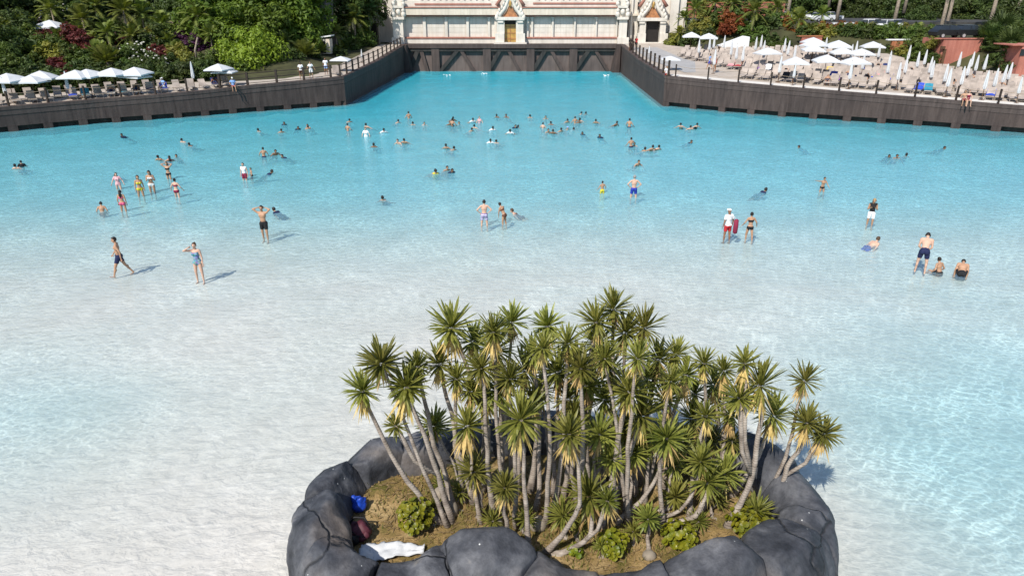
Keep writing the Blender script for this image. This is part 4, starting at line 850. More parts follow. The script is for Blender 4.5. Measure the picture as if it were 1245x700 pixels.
for px, py, Y, R, m in ((150, 14, 92, 3.0, 'leaf_palm'), (172, 18, 94, 2.9, 'leaf_palm'), (100, 24, 90, 2.8, 'leaf_palm'), (115, 8, 94, 3.0, 'leaf_palm'), (130, 40, 88, 2.4, 'leaf_palm'), (40, 66, 80, 2.4, 'leaf_palm_dark'), (20, 55, 82, 2.4, 'leaf_palm_dark'), (55, 62, 82, 2.3, 'leaf_palm'), (205, 52, 90, 2.2, 'leaf_palm'), (240, 20, 92, 2.8, 'leaf_palm'), (228, 35, 92, 2.4, 'leaf_palm'), (430, 22, 110, 3.0, 'leaf_palm'), (408, 40, 104, 2.2, 'leaf_palm'), (448, 15, 114, 3.0, 'leaf_palm_dark'), (425, 5, 112, 3.2, 'leaf_palm_dark'), (458, 8, 116, 2.8, 'leaf_palm'), (345, 52, 92, 2.2, 'leaf_palm_dark'), (412, 62, 103, 1.5, 'leaf_palm'), (95, 40, 88, 2.2, 'leaf_palm'), (395, 18, 106, 2.4, 'leaf_palm'), (14, 72, 78, 2.1, 'leaf_palm'), (70, 48, 84, 2.2, 'leaf_palm'), (160, 44, 88, 2.4, 'leaf_palm'), (197, 30, 94, 2.6, 'leaf_palm'), (62, 12, 90, 2.6, 'leaf_palm'), (28, 32, 86, 2.4, 'leaf_palm'), (216, 62, 88, 2.0, 'leaf_palm'), (180, 78, 83, 1.7, 'leaf_palm'), (256, 42, 89, 2.0, 'leaf_palm'), (110, 52, 86, 2.2, 'leaf_palm'), (386, 42, 102, 2.2, 'leaf_palm'), (0, 38, 82, 2.4, 'leaf_palm')):
    palm_px(px, py, Y, R, zl, 'feathery green palm growing on the planted slope', 'feather palms on the planted slope', M[m])
for px, py, Y, R in ((130, 76, 80, 2.5), (372, 76, 92, 2.5), (350, 66, 94, 2.0), (120, 66, 82, 2.0), (388, 66, 97, 2.0)):
    palm_px(px, py, Y, R, zl, 'broad grey-green cycad with stiff radiating fronds on the planted slope', 'cycads on the planted slope', M['leaf_palm'], 'cycad', 'cycad', 'cycad')
b = atY(241, 84, 85); t = atY(240, 46, 85); z = zl(b.x, b.y)
o = MB().tube([(b.x, 85, z), (b.x, 85.02, (z + t.z) / 2), (t.x, 85, t.z)], [.14, .12, .09], 8).build('palm_stump', M['palm_bark'], None, True); tag(o, 'bare pale palm trunk standing beside the purple shrubs', 'palm trunk')
# terrace railing side: dusky rock tower behind the grove
mb = MB().lathe([(2.0, -1), (1.9, 2), (1.6, 4), (1.7, 6), (1.3, 9)], 12); mb.v = [tuple(Vector(q) * (1 + .16 * noise.noise(Vector(q) * .8))) for q in mb.v]
c = atY(396, 60, 106); o = mb.build('rock_tower', plain('tower_rock', (0.10, 0.085, 0.085), .9, .35, 1.2, bump=.6), None, True); o.location = (c.x, 106, zl(c.x, 106)); tag(o, 'rough purplish-grey rock pillar rising behind the cycads', 'rock')
# bank behind the lounger terrace ---------------------------------------------------------
gB = 'trees above the car park'
for px, py, Y, R in ((850, -10, 165, 5), (885, -5, 168, 5), (925, -8, 166, 5), (965, -6, 168, 5), (1000, -4, 165, 5), (1035, 0, 164, 4.6), (1070, 4, 163, 4.6), (1105, 2, 162, 5), (1140, 4, 160, 5), (1175, 6, 158, 5), (1210, 4, 156, 5), (1245, 2, 152, 5), (1280, 6, 150, 5), (1120, 18, 150, 3.6), (1165, 22, 148, 3.6), (1190, 20, 146, 4), (1225, 25, 140, 4), (1250, 40, 130, 4), (1095, 14, 154, 3.6), (1050, -12, 172, 6), (1150, -15, 172, 6), (1230, -15, 168, 6), (940, -20, 175, 6), (870, -22, 175, 6), (1120, 26, 140, 2.6), (1075, 18, 158, 3.2), (1040, 16, 158, 2.8), (1240, 60, 110, 2.6)):
    tree_px(px, py, Y, R, lambda x, y: 5.0, 'dark_tree', 'dense dark green tree standing behind the parked cars', gB, M['leaf_dark'])
lab2 = {'leaf_mid': ('green shrub on the bank behind the lounger terrace', 'green shrubs behind the lounger terrace', 'green_shrub'), 'leaf_rust': ('rust-red shrub on the bank beside the white-roofed kiosk', 'rust-red shrubs behind the lounger terrace', 'rust_shrub'), 'leaf_orange': ('orange-tinged shrub on the bank below the parked cars', 'orange shrubs below the car park', 'orange_shrub'), 'leaf_yellow': ('yellow-green shrub on the bank behind the lounger terrace', 'yellow-green shrubs behind the lounger terrace', 'yellow_shrub'), 'leaf_dark': ('dark shrub at the foot of the bank behind the parasols', 'dark shrubs behind the lounger terrace', 'dark_shrub')}
for px, py, Y, R, m in ((888, 24, 112, 1.7, 'leaf_rust'), (892, 34, 110, 1.5, 'leaf_rust'), (880, 38, 110, 1.2, 'leaf_rust'), (912, 14, 120, 1.3, 'leaf_rust'), (852, 34, 114, 2.0, 'leaf_yellow'), (866, 30, 114, 2.0, 'leaf_mid'), (876, 24, 116, 1.8, 'leaf_mid'), (842, 46, 112, 1.4, 'leaf_dark'), (830, 52, 113, 1.5, 'leaf_dark'), (822, 48, 115, 1.3, 'leaf_yellow'), (815, 54, 114, 1.0, 'leaf_yellow'), (860, 46, 112, 1.5, 'leaf_dark'), (905, 40, 110, 1.6, 'leaf_mid'), (918, 44, 108, 1.7, 'leaf_mid'), (932, 40, 110, 1.8, 'leaf_dark'), (900, 22, 116, 1.6, 'leaf_mid'), (925, 28, 112, 2.0, 'leaf_mid'), (945, 34, 112, 1.8, 'leaf_mid'), (935, 52, 106, 1.3, 'leaf_dark'), (950, 55, 104, 1.3, 'leaf_mid'),
                        (952, 34, 112, 1.4, 'leaf_orange'), (968, 42, 108, 1.4, 'leaf_orange'), (990, 40, 108, 1.4, 'leaf_orange'), (1005, 38, 110, 1.6, 'leaf_orange'), (1025, 39, 110, 1.7, 'leaf_orange'), (1045, 40, 109, 1.5, 'leaf_orange'), (1015, 48, 106, 1.4, 'leaf_mid'), (1040, 49, 105, 1.5, 'leaf_mid'), (1060, 46, 106, 1.4, 'leaf_yellow'), (1078, 50, 104, 1.4, 'leaf_mid'), (1095, 49, 104, 1.4, 'leaf_yellow'), (1112, 48, 102, 1.4, 'leaf_mid'), (1128, 47, 102, 1.4, 'leaf_mid'), (1070, 56, 102, 1.5, 'leaf_mid'), (1090, 58, 101, 1.6, 'leaf_mid'), (1108, 60, 99, 1.6, 'leaf_mid'), (1125, 58, 98, 1.5, 'leaf_mid'), (1000, 50, 105, 1.5, 'leaf_yellow'), (985, 48, 106, 1.5, 'leaf_mid'), (1055, 54, 103, 1.5, 'leaf_dark'), (1030, 56, 104, 1.4, 'leaf_dark'), (1098, 68, 98, 1.0, 'leaf_mid'), (975, 54, 106, 1.2, 'leaf_dark'),
                        (1205, 62, 92, 2.0, 'leaf_dark'), (1220, 72, 88, 1.8, 'leaf_dark'), (1200, 78, 88, 1.3, 'leaf_dark'), (1232, 50, 92, 2.0, 'leaf_mid'), (1190, 66, 90, 1.0, 'leaf_mid'), (1128, 62, 91, 1.2, 'leaf_mid'), (1134, 72, 89, .9, 'leaf_mid'), (1119, 66, 93, 1.4, 'leaf_mid'), (1135, 54, 90, 1.0, 'leaf_yellow'), (1131, 80, 88, .7, 'leaf_dark'), (1198, 58, 89, 1.0, 'leaf_dark'), (1229, 62, 80, 1.1, 'leaf_dark'), (1226, 80, 79, 1.0, 'leaf_dark'), (1118, 72, 92, 1.2, 'leaf_mid'), (1108, 70, 94, 1.2, 'leaf_mid'), (1097, 67, 96, 1.1, 'leaf_yellow'), (1086, 64, 98, 1.1, 'leaf_mid'), (1206, 76, 84, 1.1, 'leaf_dark'), (1216, 86, 82, .9, 'leaf_dark'), (1124, 56, 93, 1.3, 'leaf_mid'), (1117, 52, 96, 1.4, 'leaf_mid'), (1105, 54, 98, 1.3, 'leaf_mid'), (965, 22, 118, 1.6, 'leaf_yellow'), (938, 14, 122, 1.7, 'leaf_mid'), (895, 8, 122, 1.8, 'leaf_mid'), (860, 12, 122, 1.8, 'leaf_yellow')):
    a = lab2[m]; shrub_px(px, py, Y, R, lambda x, y: max(3.0, zc(x, y)), a[2], a[0], a[1], M[m])
for px, py, Y, R, m in ((918, 14, 110, 3.0, 'leaf_palm'), (845, 12, 116, 2.6, 'leaf_palm'), (870, 4, 120, 2.6, 'leaf_palm'), (972, 24, 108, 2.6, 'leaf_palm'), (832, 22, 115, 2.0, 'leaf_palm'), (1000, 18, 112, 2.2, 'leaf_palm'), (945, 10, 116, 2.4, 'leaf_palm'), (890, 4, 120, 2.6, 'leaf_palm'), (1050, 42, 105, 2.0, 'leaf_palm'), (1085, 40, 104, 2.2, 'leaf_palm'), (1115, 38, 103, 2.0, 'leaf_palm'), (985, 38, 106, 1.8, 'leaf_palm'), (826, 40, 113, 1.6, 'leaf_yellow')):
    palm_px(px, py, Y, R, lambda x, y: max(3.0, zc(x, y)), 'yellowish green feather palm on the bank behind the lounger terrace', 'feather palms behind the lounger terrace', M[m])
for px, py, Y, R in ((1215, 42, 90, 3.0), (1226, 60, 86, 2.4), (1204, 52, 89, 2.3)):
    palm_px(px, py, Y, R, lambda x, y: 3.3, 'dense dark fan palm between the two terracotta walls', 'fan palms between the terracotta walls', M['leaf_palm_dark'], 'fan', 'palm', 'fan_palm')
for px, py, Y in ((1087, 27, 128), (1143, 38, 125), (1150, 34, 134), (1203, 30, 122), (1018, 20, 132), (957, 20, 134), (1100, 10, 150), (1170, 15, 150), (1235, 20, 140), (1008, 4, 160)):
    b = atY(px, py, Y); root = empty('tall_palm', (b.x, Y, b.z - 1.0), 0, 'tall palm with a bare pale trunk behind the car park wall', 'palm', 'tall palms by the car park')
    MB().tube([(0, 0, 0), (.1, 0, 4), (.15, .1, 9)], [.38, .30, .24], 8).build('trunk', M['palm_bark'], root, True)
    fo = link_mesh('fronds', rv.choice(FROND), root, M['leaf_palm']); fo.location = (.15, .1, 9)
# ------------------------------------------------------------------ retaining walls, kiosk, huts
def slab(name, px0, py0, px1, py1, Y, dep, mat, parent):
    a = atY(px0, py1, Y); b = atY(px1, py0, Y); return MB().box(a.x, b.x, Y, Y + dep, a.z, b.z).build(name, mat, parent)
e = empty('retaining_wall', (0, 0, 0), 0, 'terracotta retaining wall behind closed parasols with black car above', 'wall')
slab('wall_body', 1139, 48, 1196, 86, 88.5, 4.6, M['terracotta'], e); slab('capping', 1138.5, 46.6, 1196.5, 47.9, 88.4, 0.5, M['terracotta'], e); slab('lamp_post', 1146.5, 60, 1148, 80, 88.3, .15, M['brown_wood'], e); slab('lamp', 1144.5, 56.5, 1150, 60, 88.2, .3, M['brown_wood'], e)
e = empty('retaining_wall', (0, 0, 0), 0, 'terracotta wall with a small dark window beside the dense fan palm', 'wall')
slab('wall_body', 1232, 56, 1300, 99, 77.5, 3, M['terracotta'], e); slab('capping', 1231.5, 54.6, 1300, 55.9, 77.4, 3.2, M['terracotta'], e); slab('window', 1240, 60, 1252, 68, 77.42, .075, M['glass'], e)
e = empty('retaining_wall', (0, 0, 0), 0, 'low orange wall with a white top below the parked cars', 'wall')
slab('wall_body', 996, 30, 1050, 50, 113, .6, M['orange_wall'], e); slab('capping', 995, 28, 1051, 29.9, 112.9, .9, M['white'], e)
e = empty('retaining_wall', (0, 0, 0), 0, 'pink terracotta wall behind the palms above the kiosk bank', 'wall')
slab('wall_body', 836, 4, 955, 22, 124, .6, M['terracotta'], e); slab('capping', 836, 2.6, 955, 3.9, 123.9, .8, M['orange_wall'], e)
e = empty('garden_wall', (0, 0, 0), 0, 'brick-red garden wall under the orange shrubs by stacked parasols', 'wall')
slab('wall_body', 972, 45, 1000, 66, 103.5, .6, M['terracotta'], e); slab('capping', 971, 43.6, 1001, 44.9, 103.4, .8, M['orange_wall'], e)
e = empty('garden_wall', (0, 0, 0), 0, 'long low white kerb wall in front of the green hedge', 'wall')
slab('wall_body', 1080, 49.5, 1137, 76, 97.5, .4, M['orange_wall'], e); slab('capping', 1079.5, 47.9, 1137.5, 49.4, 97.4, .6, M['white'], e)
e = empty('kiosk', (0, 0, 0), 0, 'small kiosk with sloping white roof and brown counter', 'kiosk')
a = atY(878, 57, 101.5); b = atY(911, 45, 101.5); c = atY(911, 63, 101.5)
MB().slab_xz([(a.x, a.z - .25), (b.x, c.z - .2), (b.x, b.z), (a.x, a.z)], 101.2, 104.5).build('roof', M['white'], e)
slab('counter', 874, 57.5, 917, 63.5, 101.6, 2.5, M['brown_wood'], e)
for q in (875.5, 889, 902, 915.5): slab('post', q - .6, 52, q + .6, 63, 101.4, .15, M['brown_wood'], e)
for (x0, y0, x1, y1, Y, lb) in ((30, 17, 45, 31, 92, 'thatched hut roof showing behind the highest white parasol'), (190, 25, 213, 38, 96, 'brown thatched hut half hidden by palms beside a lone white parasol')):
    e = empty('thatched_hut', (0, 0, 0), 0, lb, 'hut'); a = atY(x0, y1, Y); b = atY(x1, y0, Y); m_ = (a.x + b.x) / 2; zm = a.z + (b.z - a.z) * .4
    MB().add([(a.x - .3, Y - .5, zm), (b.x + .3, Y - .5, zm), (b.x + .3, Y + 3, zm), (a.x - .3, Y + 3, zm), (a.x + .4, Y + 1.2, b.z), (b.x - .4, Y + 1.2, b.z)], [(0, 1, 5, 4), (1, 2, 5), (2, 3, 4, 5), (3, 0, 4), (3, 2, 1, 0)]).build('roof', M['thatch'], e)
    for xx in (a.x, b.x): MB().tube([(xx, Y, a.z - 1.6), (xx, Y, zm + .05)], .09, 6).build('post', M['brown_wood'], e)
    MB().box(a.x, b.x, Y + 2.4, Y + 2.6, a.z - 1.5, zm).build('back_wall', M['brown_wood'], e)
c = atY(394, 66, 98); e = empty('service_hut', (c.x, 98, zl(c.x, 98)), 0, 'small pale hut with a white roof behind the people in white', 'hut')
MB().box(-.9, .9, 0, 1.6, 0, 1.9).build('wall', M['cream'], e); MB().slab_xz([(-1.1, 1.95), (1.2, 2.25), (1.2, 2.4), (-1.1, 2.1)], -.2, 1.8).build('roof', M['white'], e); MB().box(-.5, .3, -.04, -.003, .1, 1.6).build('opening', M['void'], e)

# ------------------------------------------------------------------ fences
def zwall(pl, P): return seg_near(pl, P.x, P.y)[1]
def fence(pts, h, r, rails, label, mat_post, square=True):
    e = empty('fence', (0, 0, 0), 0, label, 'fence')
    for x, y, z in pts:
        MB().box(x - r, x + r, y - r, y + r, z - .05, z + h).build('post', mat_post, e)
    for rh, rr_, sag, mt in rails:
        for a, b in zip(pts, pts[1:]):
            A = Vector(a) + Vector((0, 0, rh)); B = Vector(b) + Vector((0, 0, rh)); q = [A.lerp(B, t / 4) - Vector((0, 0, sag * math.sin(math.pi * t / 4))) for t in range(5)]
            MB().tube(q, rr_, 5).build('rope' if sag else 'rail', mt, e)
    return e
def on_wall(pl, px, py, inset=.4):
    P, h, zt = along(pl, px, py); return (P.x - h.y * inset, P.y + h.x * inset, zt + .02)
fence([on_wall(LW, x, y) for x, y in ((-22, 163.5), (20, 159.6), (67, 155.3), (112, 151.3), (154, 148.2), (196, 145.2), (234, 142.2))], 1.25, .07, [(1.1, .02, .12, M['rope']), (.55, .02, .12, M['rope'])], 'post and rope fence along the terrace of the lower loungers', M['wood_dark'])
fence([on_wall(LW, x, y) for x, y in ((274, 139.2), (307, 136.4), (342, 133.8), (375, 131.5), (407, 129))], 1.3, .1, [(1.15, .045, 0, M['wood_dark']), (.65, .045, 0, M['wood_dark']), (.2, .03, 0, M['wood_dark'])], 'dark timber railing along the wall by the round bush', M['wood_dark'])
chl = [LC[0]]; 
def lerp_pl(pl, n, inset):
    L = [(Vector(b[:2]) - Vector(a[:2])).length for a, b in zip(pl, pl[1:])]; tot = sum(L); out = []
    for i in range(n):
        s = tot * i / (n - 1)
        for q, l in enumerate(L):
            if s <= l + 1e-6 or q == len(L) - 1:
                a, b = pl[q], pl[q + 1]; t = min(1, s / l); h = (Vector(b[:2]) - Vector(a[:2])).normalized()
                out.append((a[0] + (b[0] - a[0]) * t - h.y * inset, a[1] + (b[1] - a[1]) * t + h.x * inset, a[2] + (b[2] - a[2]) * t + .02)); break
            s -= l
    return out
fence(lerp_pl(LC, 15, .35)[:-1], 1.3, .09, [(1.15, .04, 0, M['wood_dark']), (.6, .04, 0, M['wood_dark'])], 'dark timber railing climbing along the shaded channel wall', M['wood_dark'])
fence(lerp_pl(RC, 14, .35)[3:], 1.6, .1, [(1.3, .02, .1, M['rope'])], 'close-set dark posts along the walkway beside the channel', M['wood_dark'])
p = lerp_pl(RC, 14, .35)[3]; o = MB().lathe([(.2, -.02), (.16, .2), (.13, 2.2), (.15, 3.2), (.05, 3.9)], 8).build('mooring_post', M['wood_dark']); o.location = (p[0] + .5, p[1] + 1.2, p[2]); tag(o, 'tall dark wooden post at the head of the walkway fence', 'post')
fence([on_wall(RW, x, y) for x, y in ((816, 130), (854, 134), (891, 137.4), (930, 140.6), (970, 143.6), (1013, 146.6), (1058, 149.8), (1105, 152.6), (1154, 156), (1205, 159.7), (1256, 163.5))], 1.25, .065, [(1.1, .018, .15, M['rope']), (.55, .018, .15, M['rope'])], 'post and rope fence along the terrace of packed loungers', M['wood_dark'])

# ------------------------------------------------------------------ parasols
def canopy_mesh(w=1.6, rise=.75):
    mb = MB(); n = 8; ring = []; 
    for k_ in range(8):
        a = math.pi / 4 * k_; m_ = 1 / max(abs(math.cos(a)), abs(math.sin(a))); rr_ = w * min(m_, 1.32); ring.append((math.cos(a) * rr_, math.sin(a) * rr_, -.02 if k_ % 2 else .03))
    mid = [(x * .5, y * .5, rise * .56) for x, y, z in ring]; low = [(x * 1.0, y * 1.0, z - .16) for x, y, z in ring]
    v = ring + mid + [(0, 0, rise)] + low; f = []
    for k_ in range(8):
        q = (k_ + 1) % 8; f += [(k_, q, 8 + q, 8 + k_), (8 + k_, 8 + q, 16), (17 + k_, 17 + q, q, k_)]
    mb.add(v, f); mb.add([(x * .98, y * .98, z - .03) for x, y, z in v[:17]], [tuple(reversed(t)) for t in f if max(t) < 17]); return mb.mesh('canopy')
CAN = canopy_mesh(); POLE = MB().lathe([(.3, 0), (.3, .08), (.04, .1), (.04, 2.9), (.02, 3.3)], 8).mesh('pole')
def fold_mesh():
    mb = MB(); n = 14; prof = [(.05, 1.15), (.17, 1.25), (.21, 1.5), (.17, 2.2), (.10, 2.9), (.05, 3.15), (.02, 3.25)]
    for r_, z in prof:
        for k_ in range(n):
            a = 2 * math.pi * k_ / n; rr_ = r_ * (1 if k_ % 2 else .72); mb.v.append((rr_ * math.cos(a), rr_ * math.sin(a), z))
    for i in range(len(prof) - 1):
        for k_ in range(n): mb.f.append((i * n + k_, i * n + (k_ + 1) % n, (i + 1) * n + (k_ + 1) % n, (i + 1) * n + k_))
    mb.f.append(tuple(range(n - 1, -1, -1))); mb.f.append(tuple((len(prof) - 1) * n + k_ for k_ in range(n))); return mb.mesh('folded_canopy')
FOLD = fold_mesh(); POLE2 = MB().lathe([(.3, 0), (.3, .08), (.04, .1), (.04, 1.2), (.03, 3.3)], 8).mesh('pole')
rp_ = random.Random(8)
def solve(px, py, h, zf):                    # where a point h above the land lies on this pixel's ray
    lo, hi = 55.0, 125.0
    def g(Y): p = atY(px, py, Y); return p.z - h - zf(p.x, p.y)
    for _ in range(40):
        m_ = (lo + hi) / 2
        if g(m_) > 0: lo = m_
        else: hi = m_
    return atY(px, py, lo)
lz = lambda x, y: zl(x, y) + .05
def in_poly(poly, x, y):
    c = False; j = len(poly) - 1
    for i in range(len(poly)):
        if (poly[i][1] > y) != (poly[j][1] > y) and x < (poly[j][0] - poly[i][0]) * (y - poly[i][1]) / (poly[j][1] - poly[i][1]) + poly[i][0]: c = not c
        j = i
    return c
def stand_at(px, py, h, zf, s0):             # parasol top on this ray, foot at least 1.3 m behind the wall
    line = LLINE if zf is lz else RLINE; p = solve(px, py, h, zf); Y = p.y
    def side(q):                              # distance behind the wall, negative over the water
        dd = seg_near(line, q.x, q.y)[0]; c = [w[:2] for w in line]
        land_ = in_poly(c + ([(-17, 300), (-300, 300), (-300, 20)] if zf is lz else [(300, 20), (300, 300), (17, 300)]), q.x, q.y); return dd if land_ else -dd
    while side(p) < 1.5 and Y < 125: Y += .4; p = atY(px, py, Y)
    return p, max(.5, (p.z - zf(p.x, p.y)) / 3.15)
def parasol(px, py, zf, label, group, s=1.0, Y=None, mat='canvas'):
    if Y is None: p, s = stand_at(px, py, 2.55, zf, s)
    else: p = atY(px, py, Y)
    z = zf(p.x, p.y) if Y is None else p.z - 3.1 * s
    e = empty('parasol', (p.x, p.y, z), rp_.uniform(-.25, .25), label, 'parasol', group); c = link_mesh('canopy', CAN, e, M[mat]); cw = max(s, .70); c.location = (0, 0, 2.4 * s); c.scale = (cw, cw, s); c.rotation_euler = (rp_.uniform(-.03, .03), rp_.uniform(-.03, .03), 0)
    link_mesh('pole', POLE, e, M['brown_wood']).scale = (s, s, s * .97); return e
def closed(px, py, zf, label, group, tilt=0.0, s=1.0):
    p, s = stand_at(px, py, 2.5, zf, s); s = min(s, 1.0) * 1.02; e = empty('closed_parasol', (p.x, p.y, zf(p.x, p.y)), rp_.uniform(0, 6), label, 'parasol', group)
    link_mesh('folded_canopy', FOLD, e, M['canvas']).scale = (s, s, s); link_mesh('pole', POLE2, e, M['brown_wood']).scale = (s, s, s); e.rotation_euler = (rp_.uniform(-.03, .03), rp_.uniform(-.03, .03), rp_.uniform(0, 6)); return e
for px, py, s in ((8, 89, .95), (36, 91.5, .95), (48, 86, .95), (91, 85, .95), (105, 84, .9), (135, 82.5, .95), (163, 81.5, .95), (163, 86, .9)):
    parasol(px, py, lz, 'open white parasol over the loungers below the planted slope', 'open parasols on the lower terrace', s)
for px, py in ((265, 77.5), (272, 82)): parasol(px, py, lz, 'open white parasol beside the clipped round bush', 'parasols beside the round bush', .95)
parasol(414, 68.5, lz, 'open pale parasol by the railing near the people in white', None, 1.0)
parasol(60, 25, lz, 'open white parasol highest on the planted slope by the hut roof', None, 1.1, 88); parasol(180, 38, lz, 'lone white parasol between palms and a thatched hut', None, .85, 92)
for px, py in ((1.5, 95), (77.5, 88)): closed(px, py, lz, 'closed white parasol among the loungers below the planted slope', 'closed parasols on the lower terrace', 0, .85)
closed(231.5, 76, lz, 'closed white parasol standing alone beside the terrace fence', None, 0, .9); closed(439, 61, lz, 'closed white parasol at the railing of the shaded channel', None, 0, .8)
for px, py, s in ((841, 39, 1), (862, 40.5, 1), (934, 58, 1.15), (968, 69, 1.1), (989, 45.5, 1), (990, 49, 1), (990, 54.5, 1), (1006, 66.5, 1.2), (1020, 49, 1), (1025, 57.5, 1), (1048, 59, 1.1), (1040, 69, 1.1), (1062, 50.5, 1.1)):
    parasol(px, py, zr, 'open white parasol over the packed lounger terrace', 'open parasols on the packed terrace', s)
p = at(815, 73, 4.2); e = parasol(815, 68.5, zr, 'low open white parasol beside the grey walkway', None, .9)
for px, py in ((851.5, 49), (864, 46), (869, 44), (881, 44), (890.5, 51), (897, 55), (905, 57), (920, 46), (926.5, 43.5), (929.5, 50), (950, 69), (955, 47.5), (959.5, 50.5), (967.5, 56), (870, 61), (967, 79), (1006, 46.5), (1037, 55), (1043, 51), (1037, 76), (1071, 54), (1052, 66),
               (1084, 63), (1083, 70), (1096, 77), (1107, 56), (1104, 70), (1119, 64), (1127, 61.5), (1134, 70), (1137, 75), (1153, 79), (1157, 84), (1169, 64), (1174, 82), (1184, 64), (1180.5, 73), (1190.5, 68), (1200.5, 67), (1202, 87), (1214.5, 84), (1224, 80), (1230.5, 77), (1244, 95)):
    closed(px, py, zr, 'closed white parasol among the rows of the packed terrace', 'closed parasols on the packed terrace', 0, rp_.uniform(.8, .95))
closed(789, 68, zr, 'closed white parasol among the dark walkway posts', None, 0, .8)

# ------------------------------------------------------------------ sun loungers
def lounger_mesh(ang):
    mb = MB(); ca, sa = math.cos(ang), math.sin(ang)
    mb.box(-.32, .32, -1.0, .28, .30, .36)
    mb.add([(x, .28 + d * ca + t * -sa, .30 + d * sa + t * ca) for t in (0, .06) for d in (0, .78) for x in (-.32, .32)], [(0, 2, 3, 1), (4, 5, 7, 6), (0, 1, 5, 4), (2, 6, 7, 3), (0, 4, 6, 2), (1, 3, 7, 5)])
    for x in (-.3, .26):
        for y in (-.9, .55): mb.box(x, x + .04, y, y + .04, 0, .30)
    mb.box(-.34, -.325, -1.0, .6, .26, .34); mb.box(.325, .34, -1.0, .6, .26, .34)
    return mb.mesh('sun_lounger')
LOU = [lounger_mesh(a) for a in (.95, .7, 1.05, .25)]
for me in LOU: me.materials.append(M['lounger'])
rl = random.Random(12)
LABR = 'beige sun lounger on the packed terrace'; LABL = 'beige sun lounger on the terrace below the planted slope'
def lounger(x, y, z, rz, label, group, vi=None):
    o = bpy.data.objects.new('sun_lounger', rl.choice(LOU[:3]) if vi is None else LOU[vi]); COL.objects.link(o); o.location = (x, y, z); o.rotation_euler = (0, 0, rz); tag(o, label, 'sun lounger', group); return o
deck = [(25.6, 79), (22.9, 95), (23.5, 102), (28, 104), (38, 99.5), (46, 93), (49, 85.5), (53, 74.5), (60, 62), (56, 53)] + [p[:2] for p in reversed(offset(RW, 2.5))][1:-1]
A = Vector(RW[0][:2]); B = Vector(RW[5][:2]); h = (B - A).normalized(); nrm = Vector((-h.y, h.x)); rz0 = math.atan2(h.y, h.x); cnt = 0; RSPOT = []
for k_ in range(15):
    dd = 3.6 + k_ * 2.08
    for i in range(-16, 60):
        s = i * .82 + (k_ % 2) * .3
        if (i + 3 * k_) % 9 == 8: continue
        q = A + h * s + nrm * dd
        if not in_poly(deck, q.x, q.y) or rl.random() < .06: continue
        pj = q; 
        dep = q.y * math.cos(PITCH) + (CAM_H - 3) * math.sin(PITCH)
        if CX + FPX * q.x / dep > 1262: continue
        RSPOT.append((q.x, q.y, k_))
RREST = RSPOT[300:]; RSPOT = RSPOT[:300]
mbr = MB()
for x, y, k_ in RREST:
    me_ = rl.choice(LOU[:3]); mm = Matrix.Translation((x + rl.uniform(-.08, .08), y + rl.uniform(-.15, .15), zr(x, y))) @ Matrix.Rotation(rz0 + rl.uniform(-.12, .12), 4, 'Z'); mbr.add([mm @ v.co for v in me_.vertices], [tuple(p_.vertices) for p_ in me_.polygons])
o = mbr.build('distant_loungers', M['lounger']); tag(o, 'mass of beige loungers in the far rows of the packed terrace', 'sun loungers', kind='stuff')
RLO = []; ROWN = ['the row along the pool fence'] + [n_ + ' row back from the pool fence' for n_ in ('second', 'third', 'fourth', 'fifth', 'sixth', 'seventh', 'eighth', 'ninth', 'tenth', 'eleventh', 'twelfth', 'thirteenth', 'fourteenth', 'fifteenth')]
for x, y, k_ in RSPOT:
    RLO.append(lounger(x + rl.uniform(-.08, .08), y + rl.uniform(-.15, .15), zr(x, y), rz0 + rl.uniform(-.12, .12), LABR + ', ' + ROWN[k_], 'packed terrace loungers, ' + ROWN[k_]))
h2 = (Vector(LW[-1][:2]) - Vector(LW[1][:2])).normalized(); LLO = []
for row, dd in enumerate((1.75, 4.3)):
    off = offset(LW, dd)
    for a, b in zip(off, off[1:]):
        L = (Vector(b[:2]) - Vector(a[:2])).length; n = int(L / 1.02)
        for i in range(n):
            q = Vector(a[:2]).lerp(Vector(b[:2]), (i + .5) / n); dep = q.y * math.cos(PITCH) + (CAM_H - 2.4) * math.sin(PITCH); sx = CX + FPX * q.x / dep
            if sx < -60 or sx > 278 or (row == 1 and sx > 205) or rl.random() < .07: continue
            hh = Vector(b[:2]) - Vector(a[:2]); LLO.append(lounger(q.x, q.y, zl(q.x, q.y) + .05, math.atan2(hh.y, hh.x) + rl.uniform(-.15, .15), LABL + (', front row by the fence' if row == 0 else ', back row by the hedge'), 'lower terrace loungers ' + ('front row' if row == 0 else 'back row')))
q = at(415, 88, 3.3); lounger(q.x - .5, q.y, zl(q.x - .5, q.y) + .05, .5, 'beige sun lounger under the pale parasol by the railing', None)
# towels thrown over some loungers

def towel_mesh():
    mb = MB(); prof = [(-.75, .38), (-.3, .385), (.1, .38), (.28, .39), (.5, .62), (.7, .86)]
    for x in (-.34, -.12, .12, .34):
        for y, z in prof: mb.v.append((x, y - .01, z + .012 + (0 if abs(x) < .3 else -.03)))
    for i in range(3):
        for j in range(5): mb.f.append((i * 6 + j, (i + 1) * 6 + j, (i + 1) * 6 + j + 1, i * 6 + j + 1))
    return mb.mesh('towel')
TOW = towel_mesh(); TC = {'blue': (.03, .07, .42), 'purple': (.16, .03, .32), 'red': (.42, .05, .06), 'white': (.72, .72, .72), 'yellow': (.6, .42, .12), 'teal': (.03, .2, .28), 'navy': (.02, .03, .10), 'pink': (.6, .25, .27), 'black': (.02, .02, .025)}
TM = {c: plain('towel_' + c, v, .9, .15, 4) for c, v in TC.items()}
def on_lounger(px, py, pool, zf):
    q = solve(px, py, .5, zf); return min(pool, key=lambda o: (o.location.x - q.x) ** 2 + (o.location.y - q.y) ** 2)
used = set()
